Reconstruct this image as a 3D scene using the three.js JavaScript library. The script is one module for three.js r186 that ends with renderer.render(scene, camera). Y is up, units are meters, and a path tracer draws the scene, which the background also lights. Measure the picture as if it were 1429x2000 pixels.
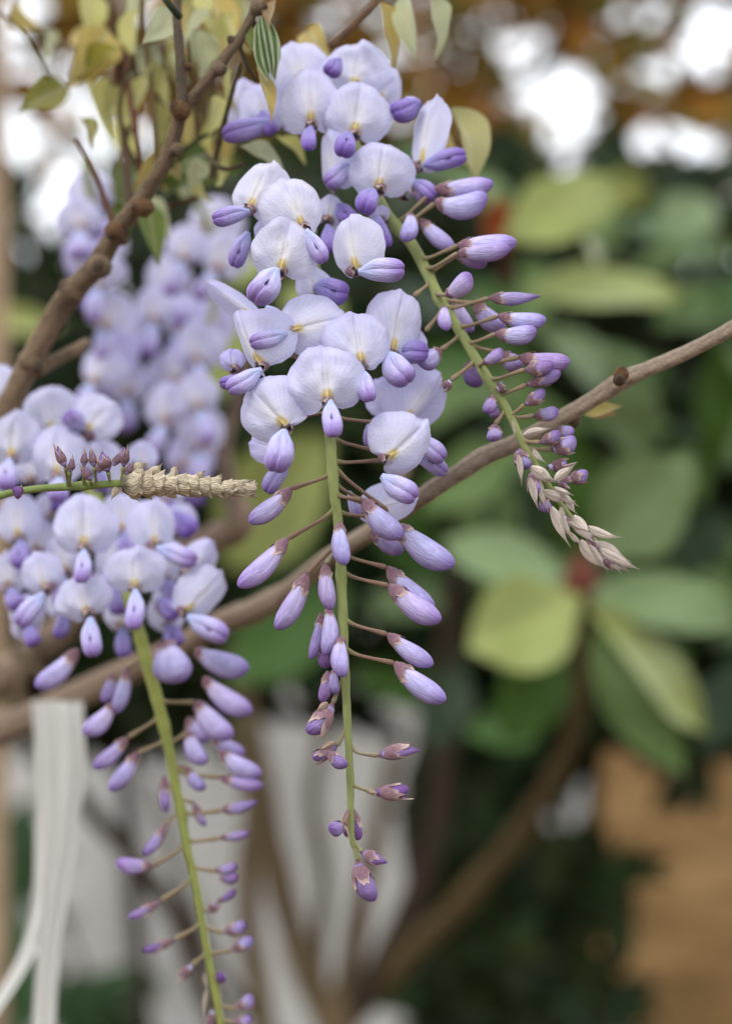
import * as THREE from 'three';
import { mergeGeometries } from 'three/addons/utils/BufferGeometryUtils.js';

// ---------------------------------------------------------------- camera, sky, exposure
const CAM_Y = 1.5, FOCUS = 0.5, TAN = 0.266;
const scene = new THREE.Scene();
const camera = new THREE.PerspectiveCamera(2 * Math.atan(TAN) * 180 / Math.PI, 1429 / 2000, 0.02, 600);
camera.position.set(0, CAM_Y, 0);
camera.lookAt(0, CAM_Y, -1);
camera.focus = FOCUS;
camera.userData.fStop = 5.6;
const renderer = new THREE.WebGLRenderer({ antialias: true });
renderer.toneMapping = THREE.LinearToneMapping;
renderer.toneMappingExposure = 0.95;
renderer.shadowMap.enabled = true;
{ // overcast sky: three times as bright overhead as at the horizon
  const W = 256, H = 128, d = new Float32Array(W * H * 4);
  for (let j = 0; j < H; j++) for (let i = 0; i < W; i++) {
    const e = ((j + 0.5) / H - 0.5) * Math.PI, s = Math.max(0, Math.sin(e));
    const az = i / W * Math.PI * 2;
    const c = 1 + 0.05 * Math.sin(az * 3 + s * 4) + 0.04 * Math.sin(az * 7 - s * 9 + 1);
    const L = (1.95 * (1 + 0.55 * s)) * c, o = (j * W + i) * 4;
    d[o] = L * 0.955; d[o + 1] = L * 0.995; d[o + 2] = L * 1.06; d[o + 3] = 1;
    if (e < 0) { d[o] = 0.2; d[o + 1] = 0.19; d[o + 2] = 0.17; }
  }
  const t = new THREE.DataTexture(d, W, H, THREE.RGBAFormat, THREE.FloatType);
  t.mapping = THREE.EquirectangularReflectionMapping; t.magFilter = THREE.LinearFilter; t.minFilter = THREE.LinearFilter; t.needsUpdate = true;
  scene.background = t; scene.environment = t; scene.environmentIntensity = 1; scene.backgroundIntensity = 1;
}
const sun = new THREE.DirectionalLight(0xfff4e6, 1.4);
sun.position.set(-1.6, CAM_Y + 4.5, 2.6); sun.target.position.set(0, CAM_Y, -0.5);
sun.castShadow = true; sun.shadow.radius = 30;
Object.assign(sun.shadow.camera, { left: -4, right: 4, top: 4, bottom: -4, near: 0.1, far: 20 });
scene.add(sun, sun.target);

// ---------------------------------------------------------------- helpers
function rng(seed) { let a = seed * 7919 + 17 | 0; return () => { a = a + 0x6D2B79F5 | 0; let t = Math.imul(a ^ a >>> 15, 1 | a); t = t + Math.imul(t ^ t >>> 7, 61 | t) ^ t; return ((t ^ t >>> 14) >>> 0) / 4294967296; }; }
const V = (x, y, z) => new THREE.Vector3(x, y, z);
const PXM = TAN / 1000;                                     // metres per photograph pixel at one metre
const S = dz => PXM * (FOCUS + dz);                         // metres per pixel at a depth behind the focus plane
const P = (px, py, dz = 0) => V((px - 714.5) * S(dz), CAM_Y - (py - 1000) * S(dz), -(FOCUS + dz));
const C = h => { const c = new THREE.Color(h); return [c.r, c.g, c.b]; };
const mix3 = (a, b, t) => [a[0] + (b[0] - a[0]) * t, a[1] + (b[1] - a[1]) * t, a[2] + (b[2] - a[2]) * t];
const sst = (a, b, x) => { const t = Math.min(1, Math.max(0, (x - a) / (b - a))); return t * t * (3 - 2 * t); };
const lerp = (a, b, t) => a + (b - a) * t;
const hash = (x, y) => { let n = Math.imul(x, 374761393) + Math.imul(y, 668265263) | 0; n = Math.imul(n ^ n >>> 13, 1274126177); return ((n ^ n >>> 16) >>> 0) / 4294967296; };
function vnoise(x, y, p = 0) { const xi = Math.floor(x), yi = Math.floor(y), fx = x - xi, fy = y - yi, u = fx * fx * (3 - 2 * fx), v = fy * fy * (3 - 2 * fy); const w = k => p ? ((k % p) + p) % p : k; return lerp(lerp(hash(w(xi), w(yi)), hash(w(xi + 1), w(yi)), u), lerp(hash(w(xi), w(yi + 1)), hash(w(xi + 1), w(yi + 1)), u), v); }
const curve = pts => x => { let i = 0; while (i < pts.length - 2 && x > pts[i + 1][0]) i++; const a = pts[i], b = pts[i + 1], t = Math.min(1, Math.max(0, (x - a[0]) / (b[0] - a[0]))); const p0 = pts[Math.max(0, i - 1)][1], p3 = pts[Math.min(pts.length - 1, i + 2)][1]; const m1 = (b[1] - p0) / 2, m2 = (p3 - a[1]) / 2; const t2 = t * t, t3 = t2 * t; return (2 * t3 - 3 * t2 + 1) * a[1] + (t3 - 2 * t2 + t) * m1 + (-2 * t3 + 3 * t2) * b[1] + (t3 - t2) * m2; };

function tex(W, H, f, srgb) {
  const d = new Uint8Array(W * H * 4);
  for (let j = 0; j < H; j++) for (let i = 0; i < W; i++) { const c = f((i + 0.5) / W, (j + 0.5) / H), o = (j * W + i) * 4; for (let k = 0; k < 3; k++) d[o + k] = Math.max(0, Math.min(255, Math.round(c[k] * 255))); d[o + 3] = 255; }
  const t = new THREE.DataTexture(d, W, H); t.wrapS = t.wrapT = THREE.RepeatWrapping; t.magFilter = THREE.LinearFilter; t.minFilter = THREE.LinearMipmapLinearFilter; t.generateMipmaps = true;
  if (srgb) t.colorSpace = THREE.SRGBColorSpace; t.needsUpdate = true; return t;
}
const used = {};
const numbered = n => { const k = used[n] = (used[n] ?? -1) + 1; return k ? n + '_' + String(k).padStart(3, '0') : n; };
function tag(o, label, category, group, kind) { o.userData.label = label; if (category) o.userData.category = category; if (group) o.userData.group = group; if (kind) o.userData.kind = kind; return o; }
function thing(name, origin, label, category, group) { const g = new THREE.Group(); g.name = numbered(name); g.position.copy(origin); scene.add(g); g.userData.org = undefined; delete g.userData.org; tag(g, label, category, group); return g; }
const org = new Map();
function worldOf(p) { const v = V(0, 0, 0); for (let o = p; o && o !== scene; o = o.parent) v.add(o.position); return v; }
function part(name, geo, mat, parent, at) { // geometry comes in world coordinates; the part's own origin is put at `at`
  const w = worldOf(parent), a = at || w; geo.translate(-a.x, -a.y, -a.z);
  const m = new THREE.Mesh(geo, mat); m.name = numbered(name); m.position.copy(a).sub(w); m.castShadow = m.receiveShadow = true; parent.add(m); return m;
}
function sub(name, parent, at) { const g = new THREE.Group(); g.name = numbered(name); g.position.copy(at).sub(worldOf(parent)); parent.add(g); return g; }
function grid(nu, nv, f, closeU = false) { // f(i, j) -> {p, uv, c}
  const pos = [], uv = [], col = [], idx = [];
  for (let j = 0; j <= nv; j++) for (let i = 0; i <= nu; i++) { const q = f(i / nu, j / nv, i, j); pos.push(q.p.x, q.p.y, q.p.z); uv.push(q.uv[0], q.uv[1]); col.push(...q.c); }
  const w = nu + 1;
  for (let j = 0; j < nv; j++) for (let i = 0; i < nu; i++) { const a = j * w + i; idx.push(a, a + 1, a + w, a + 1, a + w + 1, a + w); }
  const g = new THREE.BufferGeometry();
  g.setAttribute('position', new THREE.Float32BufferAttribute(pos, 3)); g.setAttribute('uv', new THREE.Float32BufferAttribute(uv, 2)); g.setAttribute('color', new THREE.Float32BufferAttribute(col, 3)); g.setIndex(idx);
  g.computeVertexNormals();
  if (closeU) { const n = g.attributes.normal; for (let j = 0; j <= nv; j++) { const a = j * w, b = a + nu, v = V(n.getX(a) + n.getX(b), n.getY(a) + n.getY(b), n.getZ(a) + n.getZ(b)).normalize(); n.setXYZ(a, v.x, v.y, v.z); n.setXYZ(b, v.x, v.y, v.z); } }
  return g;
}
function tube(points, rad, o = {}) { // points: Vector3[]; rad: t -> metres; o.c: (t, phi) -> colour; o.rough: bumps
  const cv = new THREE.CatmullRomCurve3(points, false, 'centripetal'), n = o.n || Math.max(8, points.length * 6), sg = o.sg || 10;
  const fr = cv.computeFrenetFrames(n, false), len = cv.getLength(), seed = o.seed || 1;
  return grid(sg, n, (u, t, i, j) => {
    const ph = u * Math.PI * 2, c = cv.getPointAt(t); let r = rad(t);
    if (o.rough) r *= 1 + o.rough * ((vnoise(Math.cos(ph) * 1.3 + 9 + seed, t * len / r * 0.35 + Math.sin(ph) * 1.3) - 0.5) * 2);
    if (j === 0 || j === n) r *= o.open ? 1 : 0.02;
    const p = c.clone().addScaledVector(fr.normals[j], Math.cos(ph) * r).addScaledVector(fr.binormals[j], Math.sin(ph) * r);
    return { p, uv: [u * 3, t * len / (2 * Math.PI * Math.max(1e-5, rad(0.3))) * 3], c: o.c ? o.c(t, ph) : [1, 1, 1] };
  }, true);
}
function frame(T) { const cam = V(0, 0, 1); let U = cam.clone().addScaledVector(T, -cam.dot(T)); if (U.length() < 0.25) { U = V(0, 1, 0).addScaledVector(T, -T.y); } U.normalize(); const B = T.clone().cross(U).normalize(); return [U, B]; }
function lobe(c0, T, U, B, len, wB, wU, prof, o = {}) { // closed pod along T
  const n = o.n || 16, sg = o.sg || 16, t0 = o.t0 || 0, t1 = o.t1 ?? 1;
  return grid(sg, n, (u, v, i, j) => {
    const tt = lerp(t0, t1, o.open ? v : 0.5 - 0.5 * Math.cos(v * Math.PI)), ph = u * Math.PI * 2; let r = prof(tt);
    if (!o.open && (j === 0 || j === n)) r *= 0.03;
    let k = 1; if (o.lump) k += 0.11 * (vnoise(Math.cos(ph) * 1.2 + o.lump, tt * 3.2 + Math.sin(ph) * 1.2) - 0.5); if (o.pinch) { let a = Math.abs(ph - o.pinchAt); a = Math.min(a, Math.PI * 2 - a); k += o.pinch * Math.exp(-(a * a) / 0.09); }
    let t = tt; if (o.teeth && j >= n - 2) { t += (j === n ? 1 : 0.45) * o.teeth(ph); r = r + (j === n ? (o.flare || 0) : 0); }
    const p = c0.clone().addScaledVector(T, len * t).addScaledVector(U, (o.bU ? o.bU(tt) : 0)).addScaledVector(B, (o.bB ? o.bB(tt) : 0));
    p.addScaledVector(B, Math.cos(ph) * r * wB * k).addScaledVector(U, Math.sin(ph) * r * wU * k);
    return { p, uv: [u * 2, tt * 1.5], c: o.c ? o.c(tt, ph) : [1, 1, 1] };
  }, true);
}

// ---------------------------------------------------------------- materials
const bannerMap = tex(512, 512, (u, v) => {
  const x = (u - 0.5) * 2, y = v * 1.2 - 0.1, a = Math.atan2(x * 0.62, y + 0.03), d = Math.hypot(x * 0.62, y);
  let c = [0.855, 0.862, 0.95];
  const blotch = vnoise(u * 5, v * 5) * 0.6 + vnoise(u * 13 + 4, v * 13) * 0.4 - 0.5;
  c = c.map((q, k) => q + blotch * [0.035, 0.04, 0.015][k]);
  c = mix3(c, [0.955, 0.95, 0.945], 0.85 * Math.exp(-Math.pow(x / 0.26, 2)) * sst(0.06, 0.3, y) * (1 - sst(0.42, 0.8, y)));
  const vein = Math.pow(0.5 + 0.5 * Math.cos(a * 46 + 2.4 * vnoise(u * 7, v * 7)), 9) * sst(0.15, 0.4, d) * (1 - sst(0.6, 1.05, d));
  c = c.map((q, k) => q * (1 - vein * [0.035, 0.045, 0.012][k]));
  const prong = Math.exp(-Math.pow((Math.abs(x) - 0.05 - 0.16 * Math.max(0, 0.2 - Math.abs(y - 0.02))) / 0.055, 2)) * sst(0.0, 0.07, y) * (1 - sst(0.17, 0.3, y));
  const core = Math.exp(-Math.pow(x / 0.14, 2)) * sst(-0.02, 0.05, y) * (1 - sst(0.1, 0.26, y));
  c = mix3(c, [0.93, 0.87, 0.62], Math.min(1, core * 0.85)); c = mix3(c, [0.8, 0.68, 0.3], prong * 0.7);
  const line = (Math.exp(-Math.pow((Math.abs(x) - 0.055) / 0.012, 2))) * sst(0.18, 0.32, y) * (1 - sst(0.5, 0.75, y)) * (0.4 + 0.6 * vnoise(3, y * 20));
  c = mix3(c, [0.62, 0.6, 0.68], line * 0.35);
  return c;
}, true);
const bannerBump = tex(512, 512, (u, v) => {
  const x = (u - 0.5) * 2, y = v * 1.2 - 0.1, a = Math.atan2(x * 0.62, y + 0.03), d = Math.hypot(x * 0.62, y);
  const vein = Math.pow(0.5 + 0.5 * Math.cos(a * 46 + 2.4 * vnoise(u * 7, v * 7)), 3);
  const h = 0.5 + 0.05 * (vein - 0.4) * sst(0.1, 0.4, d) + 0.36 * (vnoise(a * 5, d * 3.2) - 0.5) + 0.14 * (vnoise(u * 60, v * 60) - 0.5);
  return [h, h, h];
});
const budBump = tex(256, 256, (u, v) => { const h = 0.5 + 0.5 * (vnoise(u * 22, v * 4 + u * 3, 0) - 0.5) + 0.4 * (vnoise(u * 48, v * 9) - 0.5) + 0.1 * (vnoise(u * 120, v * 120) - 0.5); return [h, h, h]; });
const budMap = tex(256, 256, (u, v) => { const h = 0.94 + 0.1 * (vnoise(u * 20, v * 4) - 0.5) + 0.08 * (vnoise(u * 44, v * 7) - 0.5); return [h, h * 0.985, h + 0.02]; }, true);
const barkBump = tex(512, 512, (u, v) => { const h = 0.45 * vnoise(u * 16, v * 5, 0) + 0.3 * vnoise(u * 60, v * 16) + 0.25 * vnoise(u * 110, v * 90); return [h, h, h]; });
const barkMap = tex(512, 512, (u, v) => { const h = 0.74 + 0.24 * vnoise(u * 14, v * 5) + 0.22 * (vnoise(u * 70, v * 22) - 0.5) + 0.16 * (vnoise(u * 130, v * 130) - 0.5), l = sst(0.72, 0.85, vnoise(u * 26 + 3, v * 20)) * 0.25; return [h + l, h + l, h * 0.97 + l]; }, true);
const fuzz = tex(256, 256, (u, v) => { const h = 0.5 * vnoise(u * 90, v * 90) + 0.5 * vnoise(u * 40, v * 14); return [h, h, h]; });
const plaster = tex(512, 512, (u, v) => { const h = 0.5 * vnoise(u * 12, v * 12) + 0.3 * vnoise(u * 50, v * 50) + 0.2 * vnoise(u * 150, v * 150); return [h, h, h]; });
const plasterMap = tex(512, 512, (u, v) => { const h = 0.93 - 0.12 * sst(0.55, 0.9, vnoise(u * 6, v * 3)) - 0.08 * vnoise(u * 40, v * 8); return [h, h * 0.995, h * 0.98]; }, true);
const groundMap = tex(512, 512, (u, v) => { const h = 0.7 + 0.35 * vnoise(u * 8, v * 8, 8) + 0.25 * (vnoise(u * 64, v * 64, 64) - 0.5) + 0.2 * (vnoise(u * 200, v * 200) - 0.5); return [h, h * 0.97, h * 0.93]; }, true);
const PM = (o) => new THREE.MeshPhysicalMaterial({ side: THREE.DoubleSide, vertexColors: true, ...o });
const M = {
  banner: PM({ map: bannerMap, bumpMap: bannerBump, bumpScale: 0.00055, roughness: 0.96, transmission: 0.36, thickness: 0, specularIntensity: 0.3, sheen: 0.2, sheenRoughness: 0.6, sheenColor: new THREE.Color(0.8, 0.78, 0.9) }),
  petal: PM({ map: budMap, bumpMap: budBump, bumpScale: 0.0003, roughness: 0.62, specularIntensity: 0.4, sheen: 0.35, sheenRoughness: 0.5, sheenColor: new THREE.Color(0.75, 0.7, 0.9) }),
  calyx: PM({ bumpMap: fuzz, bumpScale: 0.0004, roughness: 0.85, sheen: 0.5, sheenRoughness: 0.5, sheenColor: new THREE.Color(0.8, 0.65, 0.6) }),
  stem: PM({ bumpMap: fuzz, bumpScale: 0.0003, roughness: 0.7, sheen: 0.5, sheenRoughness: 0.5, sheenColor: new THREE.Color(0.8, 0.85, 0.6) }),
  bract: PM({ bumpMap: budBump, bumpScale: 0.0006, roughness: 0.95, transmission: 0.15, thickness: 0, specularIntensity: 0.3 }),
  bark: PM({ map: barkMap, bumpMap: barkBump, bumpScale: 0.0016, roughness: 0.9 }),
  trunk: PM({ map: barkMap, bumpMap: barkBump, bumpScale: 0.006, roughness: 0.92 }),
  leaf: PM({ roughness: 0.5, specularIntensity: 0.22 }),
  gloss: PM({ roughness: 0.42, specularIntensity: 0.36 }),
  bronze: PM({ roughness: 0.7, specularIntensity: 0.3, transmission: 0.22, thickness: 0 }),
  young: PM({ bumpMap: fuzz, bumpScale: 0.0004, roughness: 0.95, transmission: 0.4, thickness: 0, specularIntensity: 0.4 }),
};

// ---------------------------------------------------------------- ground, wall
{
  const g = new THREE.PlaneGeometry(500, 500, 1, 1); g.rotateX(-Math.PI / 2); groundMap.repeat.set(240, 240);
  const m = new THREE.Mesh(g, new THREE.MeshPhysicalMaterial({ map: groundMap, color: new THREE.Color().setRGB(0.118, 0.074, 0.034), roughness: 1, specularIntensity: 0 }));
  m.name = 'ground'; m.receiveShadow = true; scene.add(m); m.userData.kind = 'structure'; m.userData.label = 'tan sandy ground seen blurred beyond the shrub';
}
const WZ = 3.0;                                             // depth of the wall behind the focus plane
{
  const x0 = P(-1500, 0, WZ).x, x1 = P(1165, 0, WZ).x, top = P(0, 640, WZ).y, w = thing('white_wall', V((x0 + x1) / 2, 0, -(FOCUS + WZ) - 0.09), 'white rendered garden wall glimpsed between brown stems at the bottom', 'wall');
  const mat = new THREE.MeshStandardMaterial({ map: plasterMap, bumpMap: plaster, bumpScale: 0.004, color: 0xf2f2f0, roughness: 0.9 });
  const b = new THREE.BoxGeometry(x1 - x0, top, 0.18); b.translate((x0 + x1) / 2, top / 2, -(FOCUS + WZ) - 0.09); part('wall_body', b, mat, w);
  const c = new THREE.BoxGeometry(x1 - x0 + 0.06, 0.05, 0.26); c.translate((x0 + x1) / 2, top + 0.025, -(FOCUS + WZ) - 0.09); part('coping', c, mat, w);
}

// ---------------------------------------------------------------- leaves
function leafGeo(base, tip, w, nrm, o = {}) { // w metres; nrm: which way the upper side looks; o.fold, o.droop, o.col, o.vein, o.wave
  const ax = tip.clone().sub(base), L = ax.length(); ax.normalize();
  const N = nrm.clone().addScaledVector(ax, -nrm.dot(ax)).normalize(), X = ax.clone().cross(N).normalize();
  const pr = o.prof || curve([[0, 0.06], [0.12, 0.42], [0.35, 0.93], [0.5, 1], [0.7, 0.86], [0.88, 0.46], [0.97, 0.12], [1, 0.0]]);
  const nu = o.nu || 8, nv = o.nv || 10, fold = o.fold ?? 0.25, droop = o.droop ?? 0.12, col = o.col || [0.07, 0.12, 0.035], sd = o.seed || 1;
  return grid(nu, nv, (u, v) => {
    const x = (u - 0.5) * 2, hw = Math.max(0.001, pr(v)) * w / 2, z = fold * Math.abs(x) * hw - droop * L * (v * v - 0.15) + (o.wave || 0.05) * w * Math.sin(v * 9 + x * 2 + sd);
    const p = base.clone().addScaledVector(ax, v * L).addScaledVector(X, x * hw).addScaledVector(N, z);
    const k = 0.9 + 0.25 * vnoise(u * 3 + sd, v * 4) , rib = Math.exp(-Math.pow(x / 0.09, 2)) * (o.rib ?? 0.35);
    return { p, uv: [u, v * 2], c: mix3(col.map(q => q * k), o.ribCol || col.map(q => q * 1.9 + 0.03), rib) };
  });
}
const G = { light: [0.235, 0.275, 0.085], mid: [0.09, 0.15, 0.042], grey: [0.13, 0.19, 0.08], sat: [0.045, 0.1, 0.018], dark: [0.018, 0.036, 0.014], yel: [0.22, 0.24, 0.06], pale: [0.3, 0.33, 0.16] };
// [base, tip, width px, depth behind focus, kind, roll, droop]
const shrubOrigin = P(640, 1990, 1.2); shrubOrigin.y = 0;
const shrub = thing('broadleaf_shrub', shrubOrigin, 'large broadleaf shrub with pale green leaf rosettes on brown stems behind the wisteria', 'shrub');
const FL = [
  [[985, 470], [1215, 345], 135, .72, 'light', .2], [[1020, 575], [1345, 555], 110, .74, 'light', .5], [[1170, 570], [1155, 470], 85, .70, 'pale', .1], [[1040, 640], [1245, 770], 110, .8, 'grey', .3],
  [[1200, 700], [1250, 890], 105, .8, 'grey', -.2], [[1160, 1080], [1345, 900], 165, .7, 'grey', -.1], [[1125, 1170], [865, 1035], 130, .72, 'grey', .35], [[1135, 1175], [915, 1265], 170, .66, 'light', -.1],
  [[1150, 1165], [1450, 1195], 125, .68, 'grey', .3], [[1150, 1185], [1405, 1425], 125, .64, 'light', .35], [[1155, 1230], [1330, 1510], 110, .72, 'mid', -.3], [[1100, 1250], [985, 1450], 120, .8, 'sat', .1],
  [[640, 850], [430, 1115], 190, 1.0, 'light', .1], [[680, 1140], [440, 1330], 150, 1.05, 'sat', .2], [[1400, 660], [1395, 930], 90, .9, 'sat', .2], [[1030, 870], [810, 990], 110, .9, 'mid', .3],
  [[1140, 1110], [1120, 850], 110, .85, 'sat', -.2], [[-60, 640], [130, 620], 75, 1.0, 'yel', .6], [[480, 620], [400, 780], 90, .95, 'light', .2], [[1000, 740], [1130, 1010], 120, .95, 'mid', .1],
  [[1290, 470], [1400, 380], 90, .9, 'grey', .3], [[860, 330], [1000, 400], 90, .95, 'mid', .4], [[1280, 640], [1420, 560], 90, 1.0, 'mid', .4], [[700, 980], [900, 1140], 120, 1.1, 'sat', .1], [[1210, 430], [1400, 480], 100, 1.0, 'sat', .5],
  [[760, 300], [900, 330], 80, 1.0, 'sat', .4], [[1220, 330], [1215, 410], 80, .95, 'yel', .1], [[560, 560], [660, 640], 90, 1.0, 'light', .2], [[450, 560], [500, 480], 80, 1.0, 'light', .2], [[1010, 940], [900, 1060], 100, 1.1, 'mid', 0],
  [[1420, 1000], [1330, 1120], 90, .95, 'dark', .2], [[1180, 1290], [1130, 1480], 90, .9, 'dark', 0], [[900, 1300], [840, 1460], 90, 1.0, 'dark', .1], [[1060, 1050], [990, 890], 90, 1.1, 'dark', .1], [[1330, 820], [1420, 900], 100, 1.05, 'dark', .3],
  [[900, 700], [820, 840], 100, 1.1, 'mid', .1], [[560, 1010], [460, 900], 100, 1.1, 'yel', .1], [[1090, 560], [1010, 520], 60, .9, 'mid', 0], [[1440, 1290], [1370, 1470], 90, .9, 'dark', .2], [[620, 960], [540, 1100], 120, 1.15, 'mid', 0],
];
FL.forEach(([b, t, w, dz, k, roll = 0], i) => {
  const d2 = dz + 0.05 * Math.sin(i * 2.3), B = P(...b, dz), T = P(...t, d2);
  const n = V(Math.sin(roll * 2) * 0.4, 0.35 + roll, 0.9);
  const m = part('leaf', leafGeo(B, T, w * S(dz) * 1.15, n, { col: G[k], fold: 0.2, droop: 0.1, seed: i, rib: 0.2 }), M.gloss, shrub, B);
});
{ const r = rng(64); for (let i = 0; i < 64; i++) { const x = lerp(820, 1470, r()), y = lerp(350, 1480, r()), dz = lerp(.95, 1.28, r()), a = r() * 6.28, l = lerp(130, 210, r()), kd = ['mid', 'sat', 'dark', 'sat', 'grey', 'mid'][Math.floor(r() * 6)]; if (y > 1380 && x > 1120) continue; const B = P(x, y, dz);
  part('leaf', leafGeo(B, P(x + Math.cos(a) * l, y + Math.sin(a) * l * .7, dz + (r() - .5) * .1), lerp(70, 120, r()) * S(dz), V((r() - .5) * 1.2, .3 + r(), .8), { col: G[kd], fold: .3, droop: .14, seed: i, rib: .3, nu: 6, nv: 8 }), M.gloss, shrub, B); } }
part('leaf', leafGeo(P(985, 490, .8), P(965, 385, .78), 70 * S(.8), V(0.2, 0.2, 1), { col: [0.3, 0.075, 0.02], rib: 0 }), M.leaf, shrub).userData.label = 'small orange red leaf';
// stems of the shrub
const stemCol = (a, s) => (t, p) => a.map(q => q * (0.8 + 0.4 * vnoise(t * 14 + s, p)));
function shrubStem(list, w0, w1, dz, dz2, col, seed) { const n = list.length; const pts = list.map(([x, y], i) => P(x, y, lerp(dz, dz2, i / (n - 1)))); part('stem', tube(pts, t => lerp(w0, w1, t) / 2 * S(lerp(dz, dz2, t)), { sg: 10, n: 40, rough: 0.16, seed, c: stemCol(col, seed) }), M.trunk, shrub, pts[0]); }
const br = [0.3, 0.21, 0.11], dbr = [0.11, 0.07, 0.042], ol = [0.3, 0.21, 0.08];
const foot = P(660, 2350, 1.2);
{ const a = P(660, 1960, 1.2), f = V(a.x, -0.05, a.z); part('stem', tube([f, f.clone().lerp(a, 0.5).add(V(0.01, 0, 0)), a, P(668, 1900, 1.2)], t => lerp(110, 76, t) / 2 * S(1.2), { sg: 14, n: 40, rough: 0.15, seed: 3, c: stemCol(br, 3) }), M.trunk, shrub, f); }
shrubStem([[655, 2020], [600, 1900], [560, 1780], [530, 1650], [505, 1500], [480, 1380], [450, 1250]], 64, 44, 1.2, 1.25, br, 5);
shrubStem([[660, 2010], [685, 1880], [715, 1720], [745, 1580], [770, 1450]], 56, 30, 1.2, 1.3, br, 6);
shrubStem([[660, 2010], [760, 1900], [880, 1780], [980, 1670], [1050, 1570], [1110, 1460], [1135, 1300], [1138, 1160]], 58, 30, 1.25, .8, ol, 7);
shrubStem([[690, 1990], [760, 1850], [820, 1720], [858, 1580], [872, 1420], [878, 1220], [900, 1000]], 60, 40, 1.2, 1.1, dbr, 8);
shrubStem([[490, 2200], [462, 2060], [392, 1930], [345, 1790], [270, 1690], [176, 1582], [90, 1480]], 50, 30, .95, .9, dbr, 9);
shrubStem([[500, 2250], [515, 2000], [490, 1840], [485, 1700], [500, 1560], [480, 1420]], 46, 56, 1.1, 1.15, br, 10);
shrubStem([[640, 2030], [620, 1880], [632, 1720], [610, 1560], [640, 1400]], 40, 24, 1.25, 1.3, br, 12);
shrubStem([[560, 2060], [430, 1900], [350, 1700], [300, 1520]], 30, 20, 1.3, 1.3, dbr, 13);
shrubStem([[740, 1900], [800, 1760], [790, 1600], [820, 1440]], 28, 20, 1.25, 1.3, dbr, 14);
shrubStem([[985, 560], [985, 500], [975, 430]], 20, 14, .8, .8, [0.22, 0.05, 0.03], 11);
{ const q = P(1135, 1150, .72); part('bud', lobe(q.clone().add(V(0, -0.02, 0)), V(0, 1, 0), V(0, 0, 1), V(1, 0, 0), 0.045, 0.014, 0.014, curve([[0, .4], [.4, 1], [.8, .6], [1, 0]]), { c: () => [0.12, 0.035, 0.02] }), M.leaf, shrub).userData.label = 'red growing tip of the leaf rosette'; }

// ---------------------------------------------------------------- dense dark foliage and bronze canopy (massed leaves)
const unit = (() => leafGeo(V(0, 0, 0), V(0, 1, 0), 0.46, V(0, 0, 1), { nu: 4, nv: 6, col: [1, 1, 1], fold: 0.3, droop: 0.12, rib: 0.1 }))();
function mass(name, parent, n, place, size, color, mat, seed, up) {
  const r = rng(seed), im = new THREE.InstancedMesh(unit, mat, n), q = new THREE.Object3D(), w = worldOf(parent); let k = 0, tries = 0;
  while (k < n && tries < n * 60) {
    tries++; const p = place(r); if (!p) continue;
    q.position.copy(p).sub(w); q.rotation.set((r() - 0.5) * 1.6 + up, (r() - 0.5) * 1.6, r() * 6.28, 'YXZ'); q.scale.setScalar(size * (0.65 + 0.7 * r())); q.updateMatrix(); im.setMatrixAt(k, q.matrix); im.setColorAt(k, color(r, p)); k++;
  }
  im.count = k; im.name = numbered(name); im.castShadow = im.receiveShadow = true; im.userData.kind = 'stuff'; parent.add(im); return im;
}
const inHole = (x, y, list, grow) => list.some(([hx, hy, a, b]) => Math.pow((x - hx) / (a + grow), 2) + Math.pow((y - hy) / ((b ?? a) + grow), 2) < 1);
const wallGaps = [[722, 1232, 26], [620, 1335, 24], [752, 1398, 26], [575, 1410, 34], [1362, 975, 30], [1425, 1140, 36], [1112, 1570, 40, 70], [1125, 1850, 40, 50], [1428, 890, 22], [545, 1530, 40], [1250, 455, 14], [150, 480, 22], [50, 480, 26], [800, 1560, 40, 60]];
const skyGaps = [[960, 80, 46, 34], [1035, 78, 52, 32], [1080, 140, 62, 40], [1140, 165, 34, 40], [1105, 235, 34, 34], [1085, 265, 30, 30], [1105, 305, 26, 26], [1160, 215, 22, 22], [1320, 85, 44, 44], [1375, 120, 40, 36], [1425, 30, 60, 50], [1425, 110, 26, 40], [1285, 172, 26], [1345, 250, 38, 30], [1340, 320, 40, 32], [1390, 330, 26, 26], [1428, 330, 24, 34], [730, 12, 34, 22], [780, 8, 26, 18], [860, 150, 14], [885, 60, 12], [960, 150, 14], [1230, 30, 14], [1200, 100, 12], [1250, 260, 12], [1000, 190, 12], [80, 205, 66, 40], [160, 215, 36, 34], [55, 30, 50, 46], [90, 350, 84, 52], [190, 335, 40, 50], [215, 320, 30, 50], [235, 20, 34, 22], [435, 225, 18, 36], [300, 235, 20, 30], [170, 170, 30, 30], [1180, 10, 24, 10], [640, 40, 20, 14], [325, 60, 20, 24], [30, 130, 16, 32], [420, 320, 14, 14], [370, 240, 14, 24]];
{ const r = rng(91); for (let i = 0; i < 44; i++) skyGaps.push([lerp(820, 1500, Math.pow(r(), .8)), lerp(20, 560, r()), lerp(9, 17, r())]); for (let i = 0; i < 10; i++) skyGaps.push([lerp(-40, 240, r()), lerp(260, 560, r()), lerp(10, 17, r())]); for (let i = 0; i < 26; i++) wallGaps.push([lerp(520, 1440, r()), lerp(680, 1480, r()), lerp(8, 18, r())]); }
const hedge = thing('evergreen_bush', V(P(900, 0, 1.6).x, 0, -(FOCUS + 1.7)), 'dense dark green evergreen bush filling the background before the white wall', 'bush');
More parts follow.
